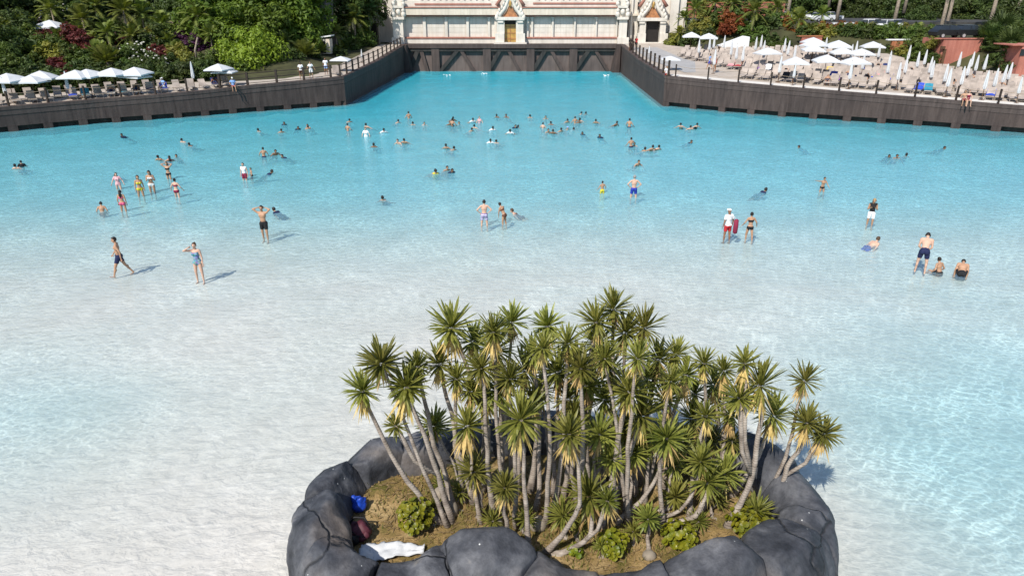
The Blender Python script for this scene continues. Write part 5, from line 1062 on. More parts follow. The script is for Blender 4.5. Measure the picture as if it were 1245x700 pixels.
for px, py, c, pool, zf in ((92, 117, 'blue', LLO, lz), (99, 117, 'white', LLO, lz), (105, 116, 'teal', LLO, lz), (146, 108, 'teal', LLO, lz), (175, 107, 'navy', LLO, lz), (185, 107, 'navy', LLO, lz), (200, 107, 'blue', LLO, lz), (256, 101, 'navy', LLO, lz), (132, 113, 'white', LLO, lz), (1117, 109, 'blue', RLO, zr), (1127, 115, 'teal', RLO, zr), (921, 81, 'purple', RLO, zr), (930, 82, 'white', RLO, zr), (943, 83, 'navy', RLO, zr), (884, 79, 'pink', RLO, zr), (890, 80, 'red', RLO, zr), (1018, 92, 'blue', RLO, zr), (1023, 95, 'purple', RLO, zr), (1040, 92, 'navy', RLO, zr), (1048, 91, 'navy', RLO, zr), (1050, 82, 'blue', RLO, zr), (1058, 91, 'pink', RLO, zr), (1063, 93, 'blue', RLO, zr), (1075, 88, 'yellow', RLO, zr), (1010, 87, 'yellow', RLO, zr), (1028, 77, 'navy', RLO, zr), (1063, 76, 'red', RLO, zr), (1070, 75, 'navy', RLO, zr), (1078, 93, 'blue', RLO, zr), (983, 73, 'black', RLO, zr), (1215, 117, 'blue', RLO, zr), (956, 92, 'black', RLO, zr), (1064, 80, 'red', RLO, zr), (1000, 80, 'black', RLO, zr), (1085, 85, 'navy', RLO, zr), (1060, 71, 'navy', RLO, zr)):
    L = on_lounger(px, py, pool, zf)
    if L.name in used: continue
    used.add(L.name); o = link_mesh('towel', TOW, None, TM[c]); o.location = L.location; o.rotation_euler = L.rotation_euler; md = o.modifiers.new('thick', 'SOLIDIFY'); md.thickness = .02; md.offset = 1
    tag(o, c + ' towel draped over a lounger ' + ('below the planted slope' if pool is LLO else 'on the packed terrace'), 'towel', c + ' towels ' + ('lower' if pool is LLO else 'packed') + ' terrace')

# ------------------------------------------------------------------ parked cars
def car_meshes():
    body = MB(); prof = [(-2.15, .35), (2.15, .35), (2.2, .62), (2.1, .85), (1.15, .98), (-1.95, 1.02), (-2.2, .75)]; body.slab_xz(prof, -.87, .87)
    cab = MB(); cab.add([(x, y, z) for (x, z, w) in ((1.1, .98, .8), (-1.9, 1.0, .8), (-1.45, 1.48, .66), (.25, 1.5, .66)) for y, in ((-w,), (w,))], [(0, 2, 4, 6), (7, 5, 3, 1), (0, 6, 7, 1), (6, 4, 5, 7), (4, 2, 3, 5), (2, 0, 1, 3)])
    roof = MB().box(-1.48, .3, -.64, .64, 1.49, 1.54)
    pil_ = MB().tube([(-.55, -.76, 1.0), (-.55, -.68, 1.5)], .05, 4).tube([(-.55, .76, 1.0), (-.55, .68, 1.5)], .05, 4)
    roof.v, roof.f = roof.v, roof.f; roof.add(pil_.v, pil_.f)
    wh = MB().tube([(0, -.1, 0), (0, .1, 0)], .33, 12); rim = MB().tube([(0, -.115, 0), (0, .115, 0)], .2, 10)
    lamp = MB().box(-.04, .04, -.2, .2, -.08, .08)
    return [x.mesh(n) for x, n in ((body, 'body'), (cab, 'windows'), (roof, 'roof'), (wh, 'wheel'), (rim, 'rim'), (lamp, 'headlight'))]
CM = car_meshes()
def car(px, py, Y, rz, mat, label, group=None, zb=None):
    p = atY(px, py, Y); e = empty('parked_car', (p.x, Y, p.z if zb is None else zb), rz, label, 'car', group)
    link_mesh('body', CM[0], e, mat); link_mesh('windows', CM[1], e, M['glass']); link_mesh('roof', CM[2], e, mat)
    for x in (-1.35, 1.4):
        for y in (-.82, .82):
            w = link_mesh('wheel', CM[3], e, M['tyre']); w.location = (x, y, .33); link_mesh('rim', CM[4], w, M['metal'])
    for y in (-.6, .6): l = link_mesh('headlight', CM[5], e, M['white']); l.location = (2.19, y, .68)
    return e
gw = 'white cars in the car park'; lw_ = 'white car parked under the dark trees behind the planted bank'
for px, Y, a, zb in ((998, 131, .3, 7.034), (1008, 136, .2, 7.034), (950, 136, .2, 7.034), (1051, 120, 2.6, 6.134), (1073, 118, 2.7, 6.134), (1062, 123.5, .2, 6.134), (975, 140, .1, 7.034)): car(px, 30, Y, a, M['car_white'], lw_, gw, zb)
car(888, 18, 131, .1, M['car_silver'], 'silver car parked behind the palms above the pink wall', None, 7.034); car(848, 18, 131, .1, M['car_blue'], 'dark blue car parked beside the temple wing above the pink wall', None, 7.034); car(1088, 32, 121, 1.2, M['car_silver'], 'silver car parked beside a tall palm trunk in the car park', None, 6.134); car(936, 18, 130, 1.4, M['car_silver'], 'silver car parked nose-on beside the white cars', None, 7.034)
for i, (px, a, lb) in enumerate(((1152, .1, 'black car parked above the terracotta wall nearer the hedge'), (1178, .05, 'black car parked above the terracotta wall nearer the fan palm'))): car(px, 47, 91.2, a, M['car_black'], lb, None, atY(1150, 48, 88.5).z + .004)
MB().box(atY(1036, 36, 120).x, atY(1100, 36, 120).x, 114, 127.5, 5.4, 6.13).build('parking_lane', M['asphalt']); tag(bpy.data.objects['parking_lane'], 'asphalt parking lane below the car park trees', 'road', kind='structure')
# small bursts of foam by the wave chamber
rf = random.Random(4)
for i, (px, py) in enumerate(((588, 90), (545, 92), (737, 92.5))):
    b = at(px, py); mb = MB()
    for _ in range(9): mb.ellipsoid((rf.gauss(0, .35), rf.gauss(0, .5), rf.uniform(-.02, .12)), (rf.uniform(.06, .18), rf.uniform(.06, .18), rf.uniform(.03, .1)), 6, 4)
    o = mb.build('foam_splash', M['foam'], None, True); o.location = b; tag(o, 'small white splash of foam by the wave chamber wall', 'foam', 'foam splashes')
# ------------------------------------------------------------------ people
SKIN = {'fair': plain('skin_fair', (.55, .345, .25), .55, .06, 4, .35), 'tan': plain('skin_tan', (.41, .235, .145), .55, .06, 4, .35), 'brown': plain('skin_brown', (.25, .12, .065), .55, .06, 4, .35)}
HAIRM = {'dark': plain('hair_dark', (.018, .012, .009), .5, .2, 20), 'brown': plain('hair_brown', (.07, .04, .022), .5, .2, 20), 'blond': plain('hair_blond', (.34, .22, .10), .5, .2, 20), 'grey': plain('hair_grey', (.25, .24, .23), .5, .2, 20)}
CLO = {n: plain('cloth_' + n, c, .8, .12, 6) for n, c in {'navy': (.012, .018, .06), 'black': (.012, .012, .014), 'blue': (.02, .04, .32), 'red': (.45, .025, .03), 'maroon': (.22, .02, .05), 'pink': (.62, .10, .20), 'palepink': (.66, .36, .38), 'white': (.75, .75, .75), 'yellow': (.62, .52, .04), 'brown': (.12, .05, .03), 'lightblue': (.22, .36, .62), 'green': (.05, .25, .08)}.items()}
kk = N('cloth_pattern'); vv_ = kk.n('ShaderNodeTexVoronoi', i_Vector=kk.pos(obj=True), i_Scale=14.0).outputs['Color']; CLO['pattern'] = kk.fin(kk.mix(.75, vv_, (.03, .16, .28)), .7)
kk = N('cloth_stripe'); wv = kk.n('ShaderNodeTexWave', i_Vector=kk.pos(obj=True), i_Scale=4.0, bands_direction='Z').outputs['Fac']; CLO['stripe'] = kk.fin(kk.ramp(wv, [(.45, (.10, .05, .30)), (.55, (.66, .64, .70))]), .7)
M['eye'] = plain('eye', (.02, .015, .012), .3, .1)
def RX(a): return Matrix.Rotation(math.radians(a), 3, 'X')
def RZ(a): return Matrix.Rotation(math.radians(a), 3, 'Z')
V3 = lambda *a: Vector(a)
# pose: lean, legs (hip, knee, spread) L/R, arms as (elbow, wrist) offsets from the shoulder in the chest frame, head (pitch, yaw)
ADN = {s: (V3(s * .06, -.02, -.29), V3(s * .07, .05, -.54)) for s in (-1, 1)}
POSES = {
 'stand': dict(legs=((3, 4, 5), (-3, 4, 5)), arms=(ADN[-1], ADN[1])),
 'walk': dict(legs=((24, 8, 3), (-20, 14, 3)), arms=((V3(-.09, -.13, -.26), V3(-.10, -.12, -.52)), (V3(.08, .09, -.27), V3(.10, .24, -.47))), head=(-5, 15)),
 'shade_eyes': dict(legs=((4, 4, 6), (-2, 4, 6)), arms=((V3(-.05, .0, -.29), V3(-.07, .05, -.53)), (V3(.24, .10, .02), V3(.0, .15, .19))), head=(0, 0)),
 'hands_head': dict(legs=((6, 6, 4), (-4, 6, 4)), arms=((V3(-.2, .05, .18), V3(.09, -.04, .26)), (V3(.2, .05, .18), V3(-.09, -.04, .26)))),
 'hips': dict(legs=((2, 3, 7), (-2, 3, 7)), arms=((V3(-.21, -.06, -.2), V3(-.03, .02, -.38)), (V3(.21, -.06, -.2), V3(.03, .02, -.38)))),
 'lean_side': dict(lean=26, yawt=-18, legs=((6, 8, 3), (-4, 5, 3)), arms=((V3(-.05, .16, -.22), V3(-.03, .3, -.38)), (V3(.05, .18, -.2), V3(.16, .34, -.3)))),
 'bend': dict(lean=38, legs=((6, 4, 8), (2, 4, 8)), arms=((V3(-.03, .14, -.24), V3(.12, .30, -.34)), (V3(.03, .14, -.24), V3(-.12, .30, -.34))), head=(-20, 0)),
 'phone': dict(legs=((3, 4, 3), (-3, 4, 3)), arms=((V3(-.06, .0, -.28), V3(.03, .2, -.17)), (V3(.06, .0, -.28), V3(-.05, .22, -.14))), head=(-14, 0)),
 'arm_out': dict(lean=8, legs=((10, 10, 6), (-6, 6, 6)), arms=((V3(-.12, .1, -.24), V3(-.16, .26, -.36)), (V3(.28, .02, .04), V3(.53, .05, .1)))),
 'sit': dict(lean=14, sit=True, legs=((96, 60, 10), (96, 60, 10)), arms=((V3(-.12, -.02, -.26), V3(-.14, .2, -.4)), (V3(.12, -.02, -.26), V3(.14, .2, -.4)))),
 'crouch': dict(lean=52, sit=True, legs=((110, 125, 14), (110, 125, 14)), arms=((V3(-.05, .16, -.22), V3(-.06, .36, -.34)), (V3(.05, .16, -.22), V3(.06, .36, -.34))), head=(-20, 0)),
 'wade': dict(legs=((10, 12, 6), (-8, 8, 6)), arms=((V3(-.15, .0, -.24), V3(-.22, .14, -.42)), (V3(.15, .0, -.24), V3(.22, .14, -.42)))),
 'kneel': dict(legs=((8, 98, 8), (4, 96, 8)), arms=((V3(-.14, .05, -.24), V3(-.16, .22, -.36)), (V3(.14, .05, -.24), V3(.16, .22, -.36)))),
 'tuck': dict(lean=12, sit=True, legs=((108, 142, 12), (106, 140, 12)), arms=((V3(-.08, .04, -.27), V3(-.06, .22, -.4)), (V3(.08, .04, -.27), V3(.06, .22, -.4)))),
 'tread': dict(lean=10, legs=((40, 60, 14), (20, 45, 14)), arms=((V3(-.24, .08, -.13), V3(-.42, .22, -.16)), (V3(.24, .08, -.13), V3(.42, .22, -.16)))),
 'swim': dict(lean=0, prone=62, legs=((4, 8, 8), (-6, 12, 8)), arms=((V3(-.07, .06, -.27), V3(-.06, .14, -.5)), (V3(.07, .06, -.27), V3(.06, .14, -.5))), head=(42, 0)),
 'lie': dict(recline=62, legs=((4, 10, 6), (8, 14, 6)), arms=((V3(-.1, -.02, -.28), V3(-.14, .05, -.5)), (V3(.1, -.02, -.28), V3(.14, .05, -.5)))),
 'float_back': dict(recline=52, legs=((34, 20, 10), (28, 14, 10)), arms=((V3(-.2, -.02, -.2), V3(-.34, .02, -.36)), (V3(.2, -.02, -.2), V3(.34, .02, -.36))), head=(-40, 0)),
 'float_front': dict(prone=52, legs=((4, 18, 10), (-4, 24, 10)), arms=((V3(-.2, .16, -.06), V3(-.3, .36, -.1)), (V3(.2, .16, -.06), V3(.3, .36, -.1))), head=(42, 0)),
 'dangle': dict(sit=True, legs=((88, 82, 6), (88, 82, 6)), arms=((V3(-.12, .04, -.26), V3(-.06, .2, -.34)), (V3(.12, .04, -.26), V3(.06, .2, -.34)))),
}
_cache = {}
def figure(pose, fem):
    key = (pose, fem)
    if key in _cache: return _cache[key]
    q = POSES[pose]; mb = MB(); segs = []      # segs: (name, a, b, radius)
    def cap(n_, a, b, r0, r1):
        d = (b - a); L = d.length; u = d.normalized(); pts = []; rad = []
        for t in (-1, -.7, -.3): pts.append(a + u * r0 * t); rad.append(max(.004, r0 * math.sqrt(max(0, 1 - t * t))))
        for t in (0, .33, .66, 1): pts.append(a.lerp(b, t)); rad.append(r0 + (r1 - r0) * t)
        for t in (.3, .7, 1): pts.append(b + u * r1 * t); rad.append(max(.004, r1 * math.sqrt(max(0, 1 - t * t))))
        mb.tube(pts, rad, 10); segs.append((n_, a.copy(), b.copy(), (r0 + r1) / 2))
    def ell(n_, c, r, R3=None):
        mb.ellipsoid(c, r, 12, 9, R3); ax = (R3 or Matrix.Identity(3)) @ V3(0, 0, r[2] * .4); segs.append((n_, c - ax, c + ax, (r[0] + r[1]) / 2))
    pel = V3(0, 0, .95); U = RX(-q.get('lean', 0)) @ RZ(q.get('yawt', 0))
    up = lambda x, y, z: pel + U @ V3(x, y, z - .95)
    sh = .165 if fem else .19; wa = .115 if fem else .135
    ell('pelvis', V3(0, -.01, .95), (.165 if fem else .155, .115, .13)); ell('waist', up(0, 0, 1.10), (wa, .095, .15), U); ell('chest', up(0, .0, 1.28), (.15 if fem else .17, .11, .17), U)
    cap('chest', up(-sh + .03, -.01, 1.41), up(sh - .03, -.01, 1.41), .062, .062)
    for s in (-1, 1):
        ell('pelvis', V3(s * .075, -.06, .90), (.088, .085, .10))
        if fem: ell('bust', up(s * .07, .09, 1.28), (.062, .06, .06), U)
        else: ell('chest', up(s * .08, .06, 1.31), (.08, .055, .07), U)
    nk = up(0, -.01, 1.46); hp, hy_ = q.get('head', (0, 0)); Hd = U @ RX(hp) @ RZ(hy_)
    hd = nk + Hd @ V3(0, .025, .165); cap('neck', nk - U @ V3(0, 0, .03), nk + Hd @ V3(0, .01, .1), .055, .05)
    ell('head', hd + Hd @ V3(0, -.012, .025), (.076, .097, .098), Hd); ell('head', hd + Hd @ V3(0, .03, -.055), (.055, .06, .062), Hd)
    cap('head', hd + Hd @ V3(0, .088, .0), hd + Hd @ V3(0, .108, -.028), .012, .017)
    for s in (-1, 1): ell('head', hd + Hd @ V3(s * .078, -.005, -.005), (.012, .02, .03), Hd)
    for s, (hf, kf, ab) in zip((-1, 1), q['legs']):
        hip = V3(s * .09, 0, .90); a_ = math.radians(hf); b_ = math.radians(hf - kf); c_ = math.radians(ab)
        kn = hip + V3(s * math.sin(c_), math.sin(a_) * math.cos(c_), -math.cos(a_) * math.cos(c_)) * .43
        an = kn + V3(s * math.sin(c_) * .3, math.sin(b_), -math.cos(b_)) .normalized() * .42
        cap('thigh' + ('L' if s < 0 else 'R'), hip, kn, .092, .058); cap('calf', kn, an, .054, .036); ell('calf', kn.lerp(an, .3) + V3(0, -.02 * math.cos(b_), 0), (.048, .05, .10))
        fd = V3(s * .12, math.cos(b_), math.sin(b_)).normalized(); cap('foot', an + V3(0, -.02, -.03), an + fd * .17 + V3(0, 0, -.045 * math.cos(b_)), .036, .026)
    hands = []
    for s, (el_, wr) in zip((-1, 1), q['arms']):
        S = up(s * sh, -.01, 1.40); E_ = S + U @ el_; W_ = S + U @ wr
        E_ = S + (E_ - S).normalized() * .285; W_ = E_ + (W_ - E_).normalized() * .25
        cap('upperarm', S, E_, .052, .041); cap('forearm', E_, W_, .041, .027); d = (W_ - E_).normalized(); pc = W_ + d * .05; sd_ = d.orthogonal().normalized(); Rm = Matrix((sd_, d.cross(sd_), d)).transposed(); ell('hand', pc, (.040, .018, .052), Rm); hands.append((pc, d, sd_, s))
    me = mb.mesh('tmp'); ob = bpy.data.objects.new('tmp', me); COL.objects.link(ob)
    m1 = ob.modifiers.new('r', 'REMESH'); m1.mode = 'VOXEL'; m1.voxel_size = .021; m1.use_smooth_shade = True; m2 = ob.modifiers.new('s', 'SMOOTH'); m2.factor = .5; m2.iterations = 3
    dg = bpy.context.evaluated_depsgraph_get(); ev = ob.evaluated_get(dg); m_ = ev.to_mesh()
    P = np.empty(len(m_.vertices) * 3); m_.vertices.foreach_get('co', P); P = P.reshape(-1, 3); NN = np.array([tuple(v.normal) for v in m_.vertices]); F = [tuple(p.vertices) for p in m_.polygons]
    ev.to_mesh_clear(); bpy.data.objects.remove(ob); bpy.data.meshes.remove(me)
    best = np.full(len(P), 9e9); lab_ = np.zeros(len(P), int); tt = np.zeros(len(P))
    for i, (n_, a, b, r) in enumerate(segs):
        a = np.array(a); b = np.array(b); ab_ = b - a; t = np.clip(((P - a) @ ab_) / max(1e-9, ab_ @ ab_), 0, 1); dd = np.linalg.norm(P - (a + t[:, None] * ab_), axis=1) - r; k_ = dd < best; best[k_] = dd[k_]; lab_[k_] = i; tt[k_] = t[k_]
    nm = np.array([segs[i][0] for i in lab_]); hl = (P - np.array(hd)) @ np.array(Hd)           # head-local coordinates
    ul = (P - np.array(pel)) @ np.array(U); ul[:, 2] += .95
    fing = MB()
    for pc, d, sd_, s in hands:
        for j, (o_, ln) in enumerate(((-.028, .055), (-.010, .068), (.009, .065), (.027, .052))):
            a = pc + d * .035 + sd_ * o_; fing.tube([a, a + d * ln * .6, a + d * ln * .95 + d.cross(sd_) * .014], [.009, .008, .006], 5)
        a = pc - d * .01 + sd_ * .03; fing.tube([a, a + sd_ * .03 + d * .03, a + sd_ * .038 + d * .058], [.011, .010, .007], 5)
    turn = Matrix.Identity(3)
    if 'prone' in q: turn = RX(-q['prone'])
    if 'recline' in q: turn = RX(q['recline'])
    T3 = np.array(turn); piv = np.array([0, 0, .95])
    def place(A): return (A - piv) @ T3.T + piv
    allp = place(P); zmin = allp[:, 2].min()
    if q.get('sit') and pose == 'dangle': shift = np.array([0, 0, -.80])
    elif 'prone' in q or 'recline' in q: shift = np.array([0, 0, -.95])
    else: shift = np.array([0, 0, -zmin])
    fv = np.array([list(v) for v in fing.v]); body = MB(); body.v = [tuple(x) for x in allp + shift]; body.f = list(F); body.add([tuple(x) for x in place(fv) + shift], fing.f)
    bme = body.mesh('body', True)
    ey = MB()
    for s in (-1, 1): ey.ellipsoid(hd + Hd @ V3(s * .03, .084, .012), (.011, .008, .007), 6, 5)
    ey.ellipsoid(hd + Hd @ V3(0, .083, -.062), (.022, .006, .005), 6, 4)
    ev_ = place(np.array([list(v) for v in ey.v])) + shift; ey.v = [tuple(x) for x in ev_]; eme = ey.mesh('face', True)
    top = (allp + shift)[:, 2].max()
    g = dict(P=allp + shift, N=NN @ T3.T, F=F, nm=nm, tt=tt, hl=hl, ul=ul, body=bme, face=eme, top=float(top), headc=place(np.array([list(hd)]))[0] + shift, Hd=T3 @ np.array(Hd), pose=pose, cl={})
    _cache[key] = g; return g
def shell(g, kind):
    if kind in g['cl']: return g['cl'][kind]
    nm, tt, hl, ul = g['nm'], g['tt'], g['hl'], g['ul']; th = (nm == 'thighL') | (nm == 'thighR'); extra = MB(); off = .009
    if kind == 'trunks': m = ((nm == 'pelvis') & (ul[:, 2] < 1.02)) | (th & (tt < .62)); off = .016
    elif kind == 'briefs': m = ((nm == 'pelvis') & (ul[:, 2] < .99)) | (th & (tt < .12))
    elif kind == 'bikini_top': m = ((nm == 'bust') | (nm == 'chest')) & (ul[:, 2] > 1.22) & (ul[:, 2] < 1.335)
    elif kind == 'swimsuit': m = (nm == 'pelvis') | (nm == 'waist') | (nm == 'bust') | ((nm == 'chest') & (ul[:, 2] < 1.36)) | (th & (tt < .10))
    elif kind == 'shirt': m = (nm == 'waist') | (nm == 'bust') | (nm == 'chest') | ((nm == 'pelvis') & (ul[:, 2] > .93)) | ((nm == 'upperarm') & (tt < .6)); off = .02
    elif kind == 'vest': m = (nm == 'waist') | (nm == 'bust') | (nm == 'chest') | ((nm == 'pelvis') & (ul[:, 2] > .95)); off = .014
    elif kind == 'cap': m = (nm == 'head') & (hl[:, 2] > .045); off = .02
    elif kind in ('hair', 'long_hair', 'bun'): m = (nm == 'head') & ((hl[:, 2] > .068) | ((hl[:, 1] < .012) & (hl[:, 2] > -.055)) | ((hl[:, 1] < .05) & (hl[:, 2] > .03))); off = .014
    idx = {}; v = []; f = []
    for fc in g['F']:
        if all(m[i] for i in fc):
            t = []
            for i in fc:
                if i not in idx: idx[i] = len(v); v.append(tuple(g['P'][i] + g['N'][i] * off))
                t.append(idx[i])
            f.append(tuple(t))
    mb = MB(); mb.v = v; mb.f = f; c = Vector(g['headc']); R3 = Matrix([list(r) for r in g['Hd']])
    if kind == 'long_hair': mb.tube([c + R3 @ V3(0, -.07, .03), c + R3 @ V3(0, -.105, -.08), c + R3 @ V3(0, -.115, -.2), c + R3 @ V3(0, -.12, -.36)], [.06, .075, .075, .03], 9)
    if kind == 'bun': mb.ellipsoid(c + R3 @ V3(0, -.085, .085), (.045, .045, .045), 8, 6)
    if kind == 'cap': mb.tube([c + R3 @ V3(0, .08, .05), c + R3 @ V3(0, .17, .04)], [.06, .05], 8)
    me = mb.mesh({'hair': 'hair', 'long_hair': 'hair', 'bun': 'hair'}.get(kind, kind), True); g['cl'][kind] = me; return me
rq = random.Random(99)
def person(loc, yaw, pose, fem, skin, hair, clothes, label, group=None, s=1.0):
    g = figure(pose, fem); e = empty('person', loc, math.radians(yaw), label, 'person', group); e.scale = (s, s, s)
    b = link_mesh('body', g['body'], e, SKIN[skin]); link_mesh('face', g['face'], b, M['eye'])
    if hair: link_mesh('hair', shell(g, hair[0]), e, HAIRM[hair[1]])
    for kind, col in clothes: link_mesh(kind, shell(g, kind), e, CLO[col])
    return e
def wader(px, yb, yt, yaw, pose, fem, skin, hair, clothes, label, group=None, child=False):
    p = at(px, yb); vis = atY(px, yt, p.y).z; g = figure(pose, fem); dp = depth(p.x, p.y)
    if pose in ('swim', 'lie', 'float_back', 'float_front'):
        s = (.8 if child else 1.0); loc = (p.x, p.y, vis - g['top'] * s)
    else:
        s = max(.62 if child else .84, min(1.08, (vis + dp) / g['top'])); loc = (p.x, p.y, vis - g['top'] * s if abs(vis + dp - g['top'] * s) < .45 else -dp)
    return person(loc, yaw, pose, fem, skin, hair, clothes, label, group, s)
D_, LD, B_ = ('hair', 'dark'), ('long_hair', 'dark'), ('hair', 'brown')
wader(149, 333, 288, 110, 'walk', 0, 'tan', D_, [('trunks', 'navy')], 'man in navy swim trunks striding through ankle-deep water')
wader(244, 341, 295, 180, 'shade_eyes', 1, 'fair', ('bun', 'brown'), [('swimsuit', 'pattern')], 'woman in patterned blue swimsuit shading her eyes with one hand')
wader(151, 257, 231, 10, 'stand', 1, 'tan', LD, [('briefs', 'pink'), ('bikini_top', 'pink')], 'long-haired woman in bright pink bikini seen from behind')
wader(124, 257, 246, 20, 'sit', 0, 'tan', D_, [('trunks', 'black')], 'bare-chested man sitting waist-deep near the woman in pink bikini')
wader(145, 230, 210, 200, 'wade', 1, 'fair', B_, [('shirt', 'palepink'), ('briefs', 'palepink')], 'woman in pale pink top wading beside the bikini group')
wader(172, 239, 213, 215, 'stand', 1, 'tan', LD, [('briefs', 'yellow'), ('bikini_top', 'yellow')], 'long-haired woman in yellow bikini standing in the shallows')
wader(186, 234, 207, 195, 'phone', 1, 'tan', LD, [('briefs', 'white'), ('bikini_top', 'white')], 'woman in white bikini standing between two others in bikinis')
wader(206, 218, 197, 180, 'hands_head', 1, 'tan', LD, [('briefs', 'black'), ('bikini_top', 'black')], 'woman in black bikini with both hands on her head')
wader(216, 240, 217, 0, 'wade', 1, 'fair', ('bun', 'dark'), [('briefs', 'maroon'), ('bikini_top', 'maroon')], 'woman in dark red bikini wading with arms held out')
wader(323, 290, 250, 175, 'hands_head', 0, 'tan', D_, [('trunks', 'black')], 'man in black swim shorts standing with hands behind his head')
wader(343, 259, 253, 70, 'swim', 0, 'tan', D_, [('shirt', 'navy'), ('trunks', 'navy')], 'swimmer in navy shirt gliding face down beside the man in black shorts')
wader(298, 219, 198, 170, 'stand', 0, 'fair', B_, [('trunks', 'maroon'), ('vest', 'white')], 'person in white vest and dark red shorts wading with a child')
wader(306, 214, 204, 120, 'wade', 0, 'tan', D_, [('trunks', 'black')], 'dark-haired child beside the person in white vest', None, True)
wader(589, 275, 243, 5, 'hips', 0, 'fair', D_, [('trunks', 'stripe')], 'man in striped purple and white trunks standing with hands on hips')
wader(613, 272, 247, 60, 'lean_side', 1, 'tan', D_, [('briefs', 'brown'), ('bikini_top', 'brown')], 'woman in brown bikini leaning forward beside the man in striped trunks')
wader(634, 260, 254, 80, 'swim', 1, 'fair', B_, [('swimsuit', 'brown')], 'bather lying face down in the water beside the leaning woman')
wader(770, 240, 213, 0, 'hips', 0, 'fair', ('hair', 'grey'), [('trunks', 'blue')], 'stocky man in bright blue trunks seen from behind')
wader(732, 235, 220, 20, 'wade', 0, 'tan', D_, [('trunks', 'yellow')], 'child in yellow swim shorts wading near the man in blue trunks', None, True)
wader(999, 233, 215, 190, 'arm_out', 0, 'tan', D_, [('briefs', 'black')], 'child in black swim briefs stretching one arm sideways', None, True)
wader(1057, 273, 241, 160, 'phone', 1, 'tan', ('long_hair', 'blond'), [('trunks', 'white'), ('vest', 'black')], 'woman in black vest and white shorts looking at her hands')
lg = wader(883, 291, 254, 20, 'stand', 0, 'brown', None, [('trunks', 'red'), ('shirt', 'white'), ('cap', 'white')], 'lifeguard in white shirt, white cap and red shorts carrying a red float')
wader(910, 291, 258, 0, 'wade', 1, 'tan', ('bun', 'dark'), [('briefs', 'black'), ('bikini_top', 'black')], 'woman in black bikini with a hair bun beside the lifeguard')
rt = empty('rescue_float', lg.location + Vector((.30, -.22, .95)), .4, 'red rescue float hanging beside the lifeguard', 'float'); MB().tube([(0, 0, -.36), (0, 0, -.3), (0, 0, 0), (0, 0, .3), (0, 0, .36)], [.05, .11, .12, .11, .05], 10).build('float_body', CLO['maroon'], rt, True); MB().tube([(0, 0, .34), (-.1, .1, .48), (-.3, .2, .52)], .014, 5).build('strap', CLO['white'], rt, True)
wader(1118, 331, 287, 330, 'bend', 0, 'fair', D_, [('trunks', 'navy')], 'tall man in navy shorts bending forward over two seated bathers')
wader(1142, 331, 314, 20, 'sit', 0, 'tan', D_, [('trunks', 'black')], 'bare-chested man sitting in the shallows before the bending man')
wader(1168, 337, 320, 330, 'crouch', 0, 'tan', D_, [('trunks', 'black')], 'bare-chested man crouching forward in the shallows beside the seated man')
wader(1056, 298, 289, 290, 'swim', 0, 'fair', B_, [('trunks', 'blue')], 'bather in blue trunks lying prone with head raised near the white-shorts woman')
# bathers in deeper water
GH, LH = 'bathers shoulder-deep in the wave pool', 'dark-haired bather with head and bare shoulders above the water'
for i, (px, yb, yt) in enumerate(((197, 194, 187), (217, 190, 186), (226, 172, 167), (235, 176.5, 172), (24, 204, 197.5), (334, 188, 180.5), (318, 159, 155), (342, 160.5, 155.5), (374, 156, 151.5), (378, 155, 150), (424, 148, 143.5), (449, 155.5, 149), (456, 178, 172.5), (488, 174.5, 168), (493, 174, 167), (482, 149, 144.5), (503, 151, 147), (516, 151.5, 147.5), (544, 180, 173.5), (549, 181.5, 176.5), (546, 151.5, 146.5), (558, 150.5, 147), (571, 159, 154.5), (580, 155.5, 150.5), (606, 142.5, 138), (618, 142.5, 138), (629, 154.5, 151), (605, 173, 168.5), (645, 142.5, 138.5), (663, 144, 140), (704, 138.5, 135), (711, 138.5, 135), (671, 151, 146.5), (664, 160.5, 155.5), (673, 162, 156), (679, 159.5, 154.5), (688, 148.5, 143.5), (703, 149, 144.5), (707, 147.5, 142.5), (726, 149.5, 144), (746, 153, 146.5), (773, 176.5, 172), (780, 182.5, 177.5), (790, 183, 175), (797, 181.5, 175), (772, 200.5, 193), (828, 156.5, 148.5), (838, 157, 151.5), (845, 156.5, 148.5), (1088, 191, 186), (1099, 188.5, 184.5), (468, 241, 235.5), (530, 209, 203.5), (541, 206, 200), (550, 147, 141))):
    fr_ = i % 4 == 1
    wader(px, yb, yt, rq.uniform(-35, 35) + (180 if fr_ else 0), 'float_front' if fr_ else 'float_back', i % 3 == 0, rq.choice(['fair', 'tan', 'tan', 'brown']), D_, [('swimsuit', 'black') if i % 3 == 0 else ('trunks', 'navy')], LH, GH)
for px, yb, yt, s_ in ((321, 191, 179, 0), (423, 159, 150, 0), (497, 144, 135.5, 0), (660, 156, 149, 1), (699, 150, 141.5, 0), (765, 155, 144, 0), (767, 179, 167, 0), (550, 153.5, 144, 0)):
    wader(px, yb, yt, rq.uniform(-40, 40), 'kneel', 0, 'fair' if s_ else 'tan', D_, [('trunks', 'navy')], 'bare-backed bather chest-deep in the turquoise water', 'bathers chest-deep')
for px, yb, yt in ((466, 161, 155), (574, 149, 142.5), (598, 158, 152.5), (621, 163, 156), (597, 173.5, 167.5), (694, 157, 154)):
    wader(px, yb, yt, rq.uniform(-35, 35), 'float_back', 1, 'tan', D_, [('shirt', 'white')], 'bather in white shirt with head and shoulders above the water', 'bathers in white shirts')
wader(445, 166, 155, 190, 'kneel', 1, 'fair', D_, [('shirt', 'white'), ('trunks', 'white')], 'person in white shirt waist-deep in the turquoise water')
wader(583, 149.5, 141.5, 190, 'kneel', 1, 'fair', D_, [('vest', 'palepink')], 'bather in pale pink vest chest-deep in the crowd')
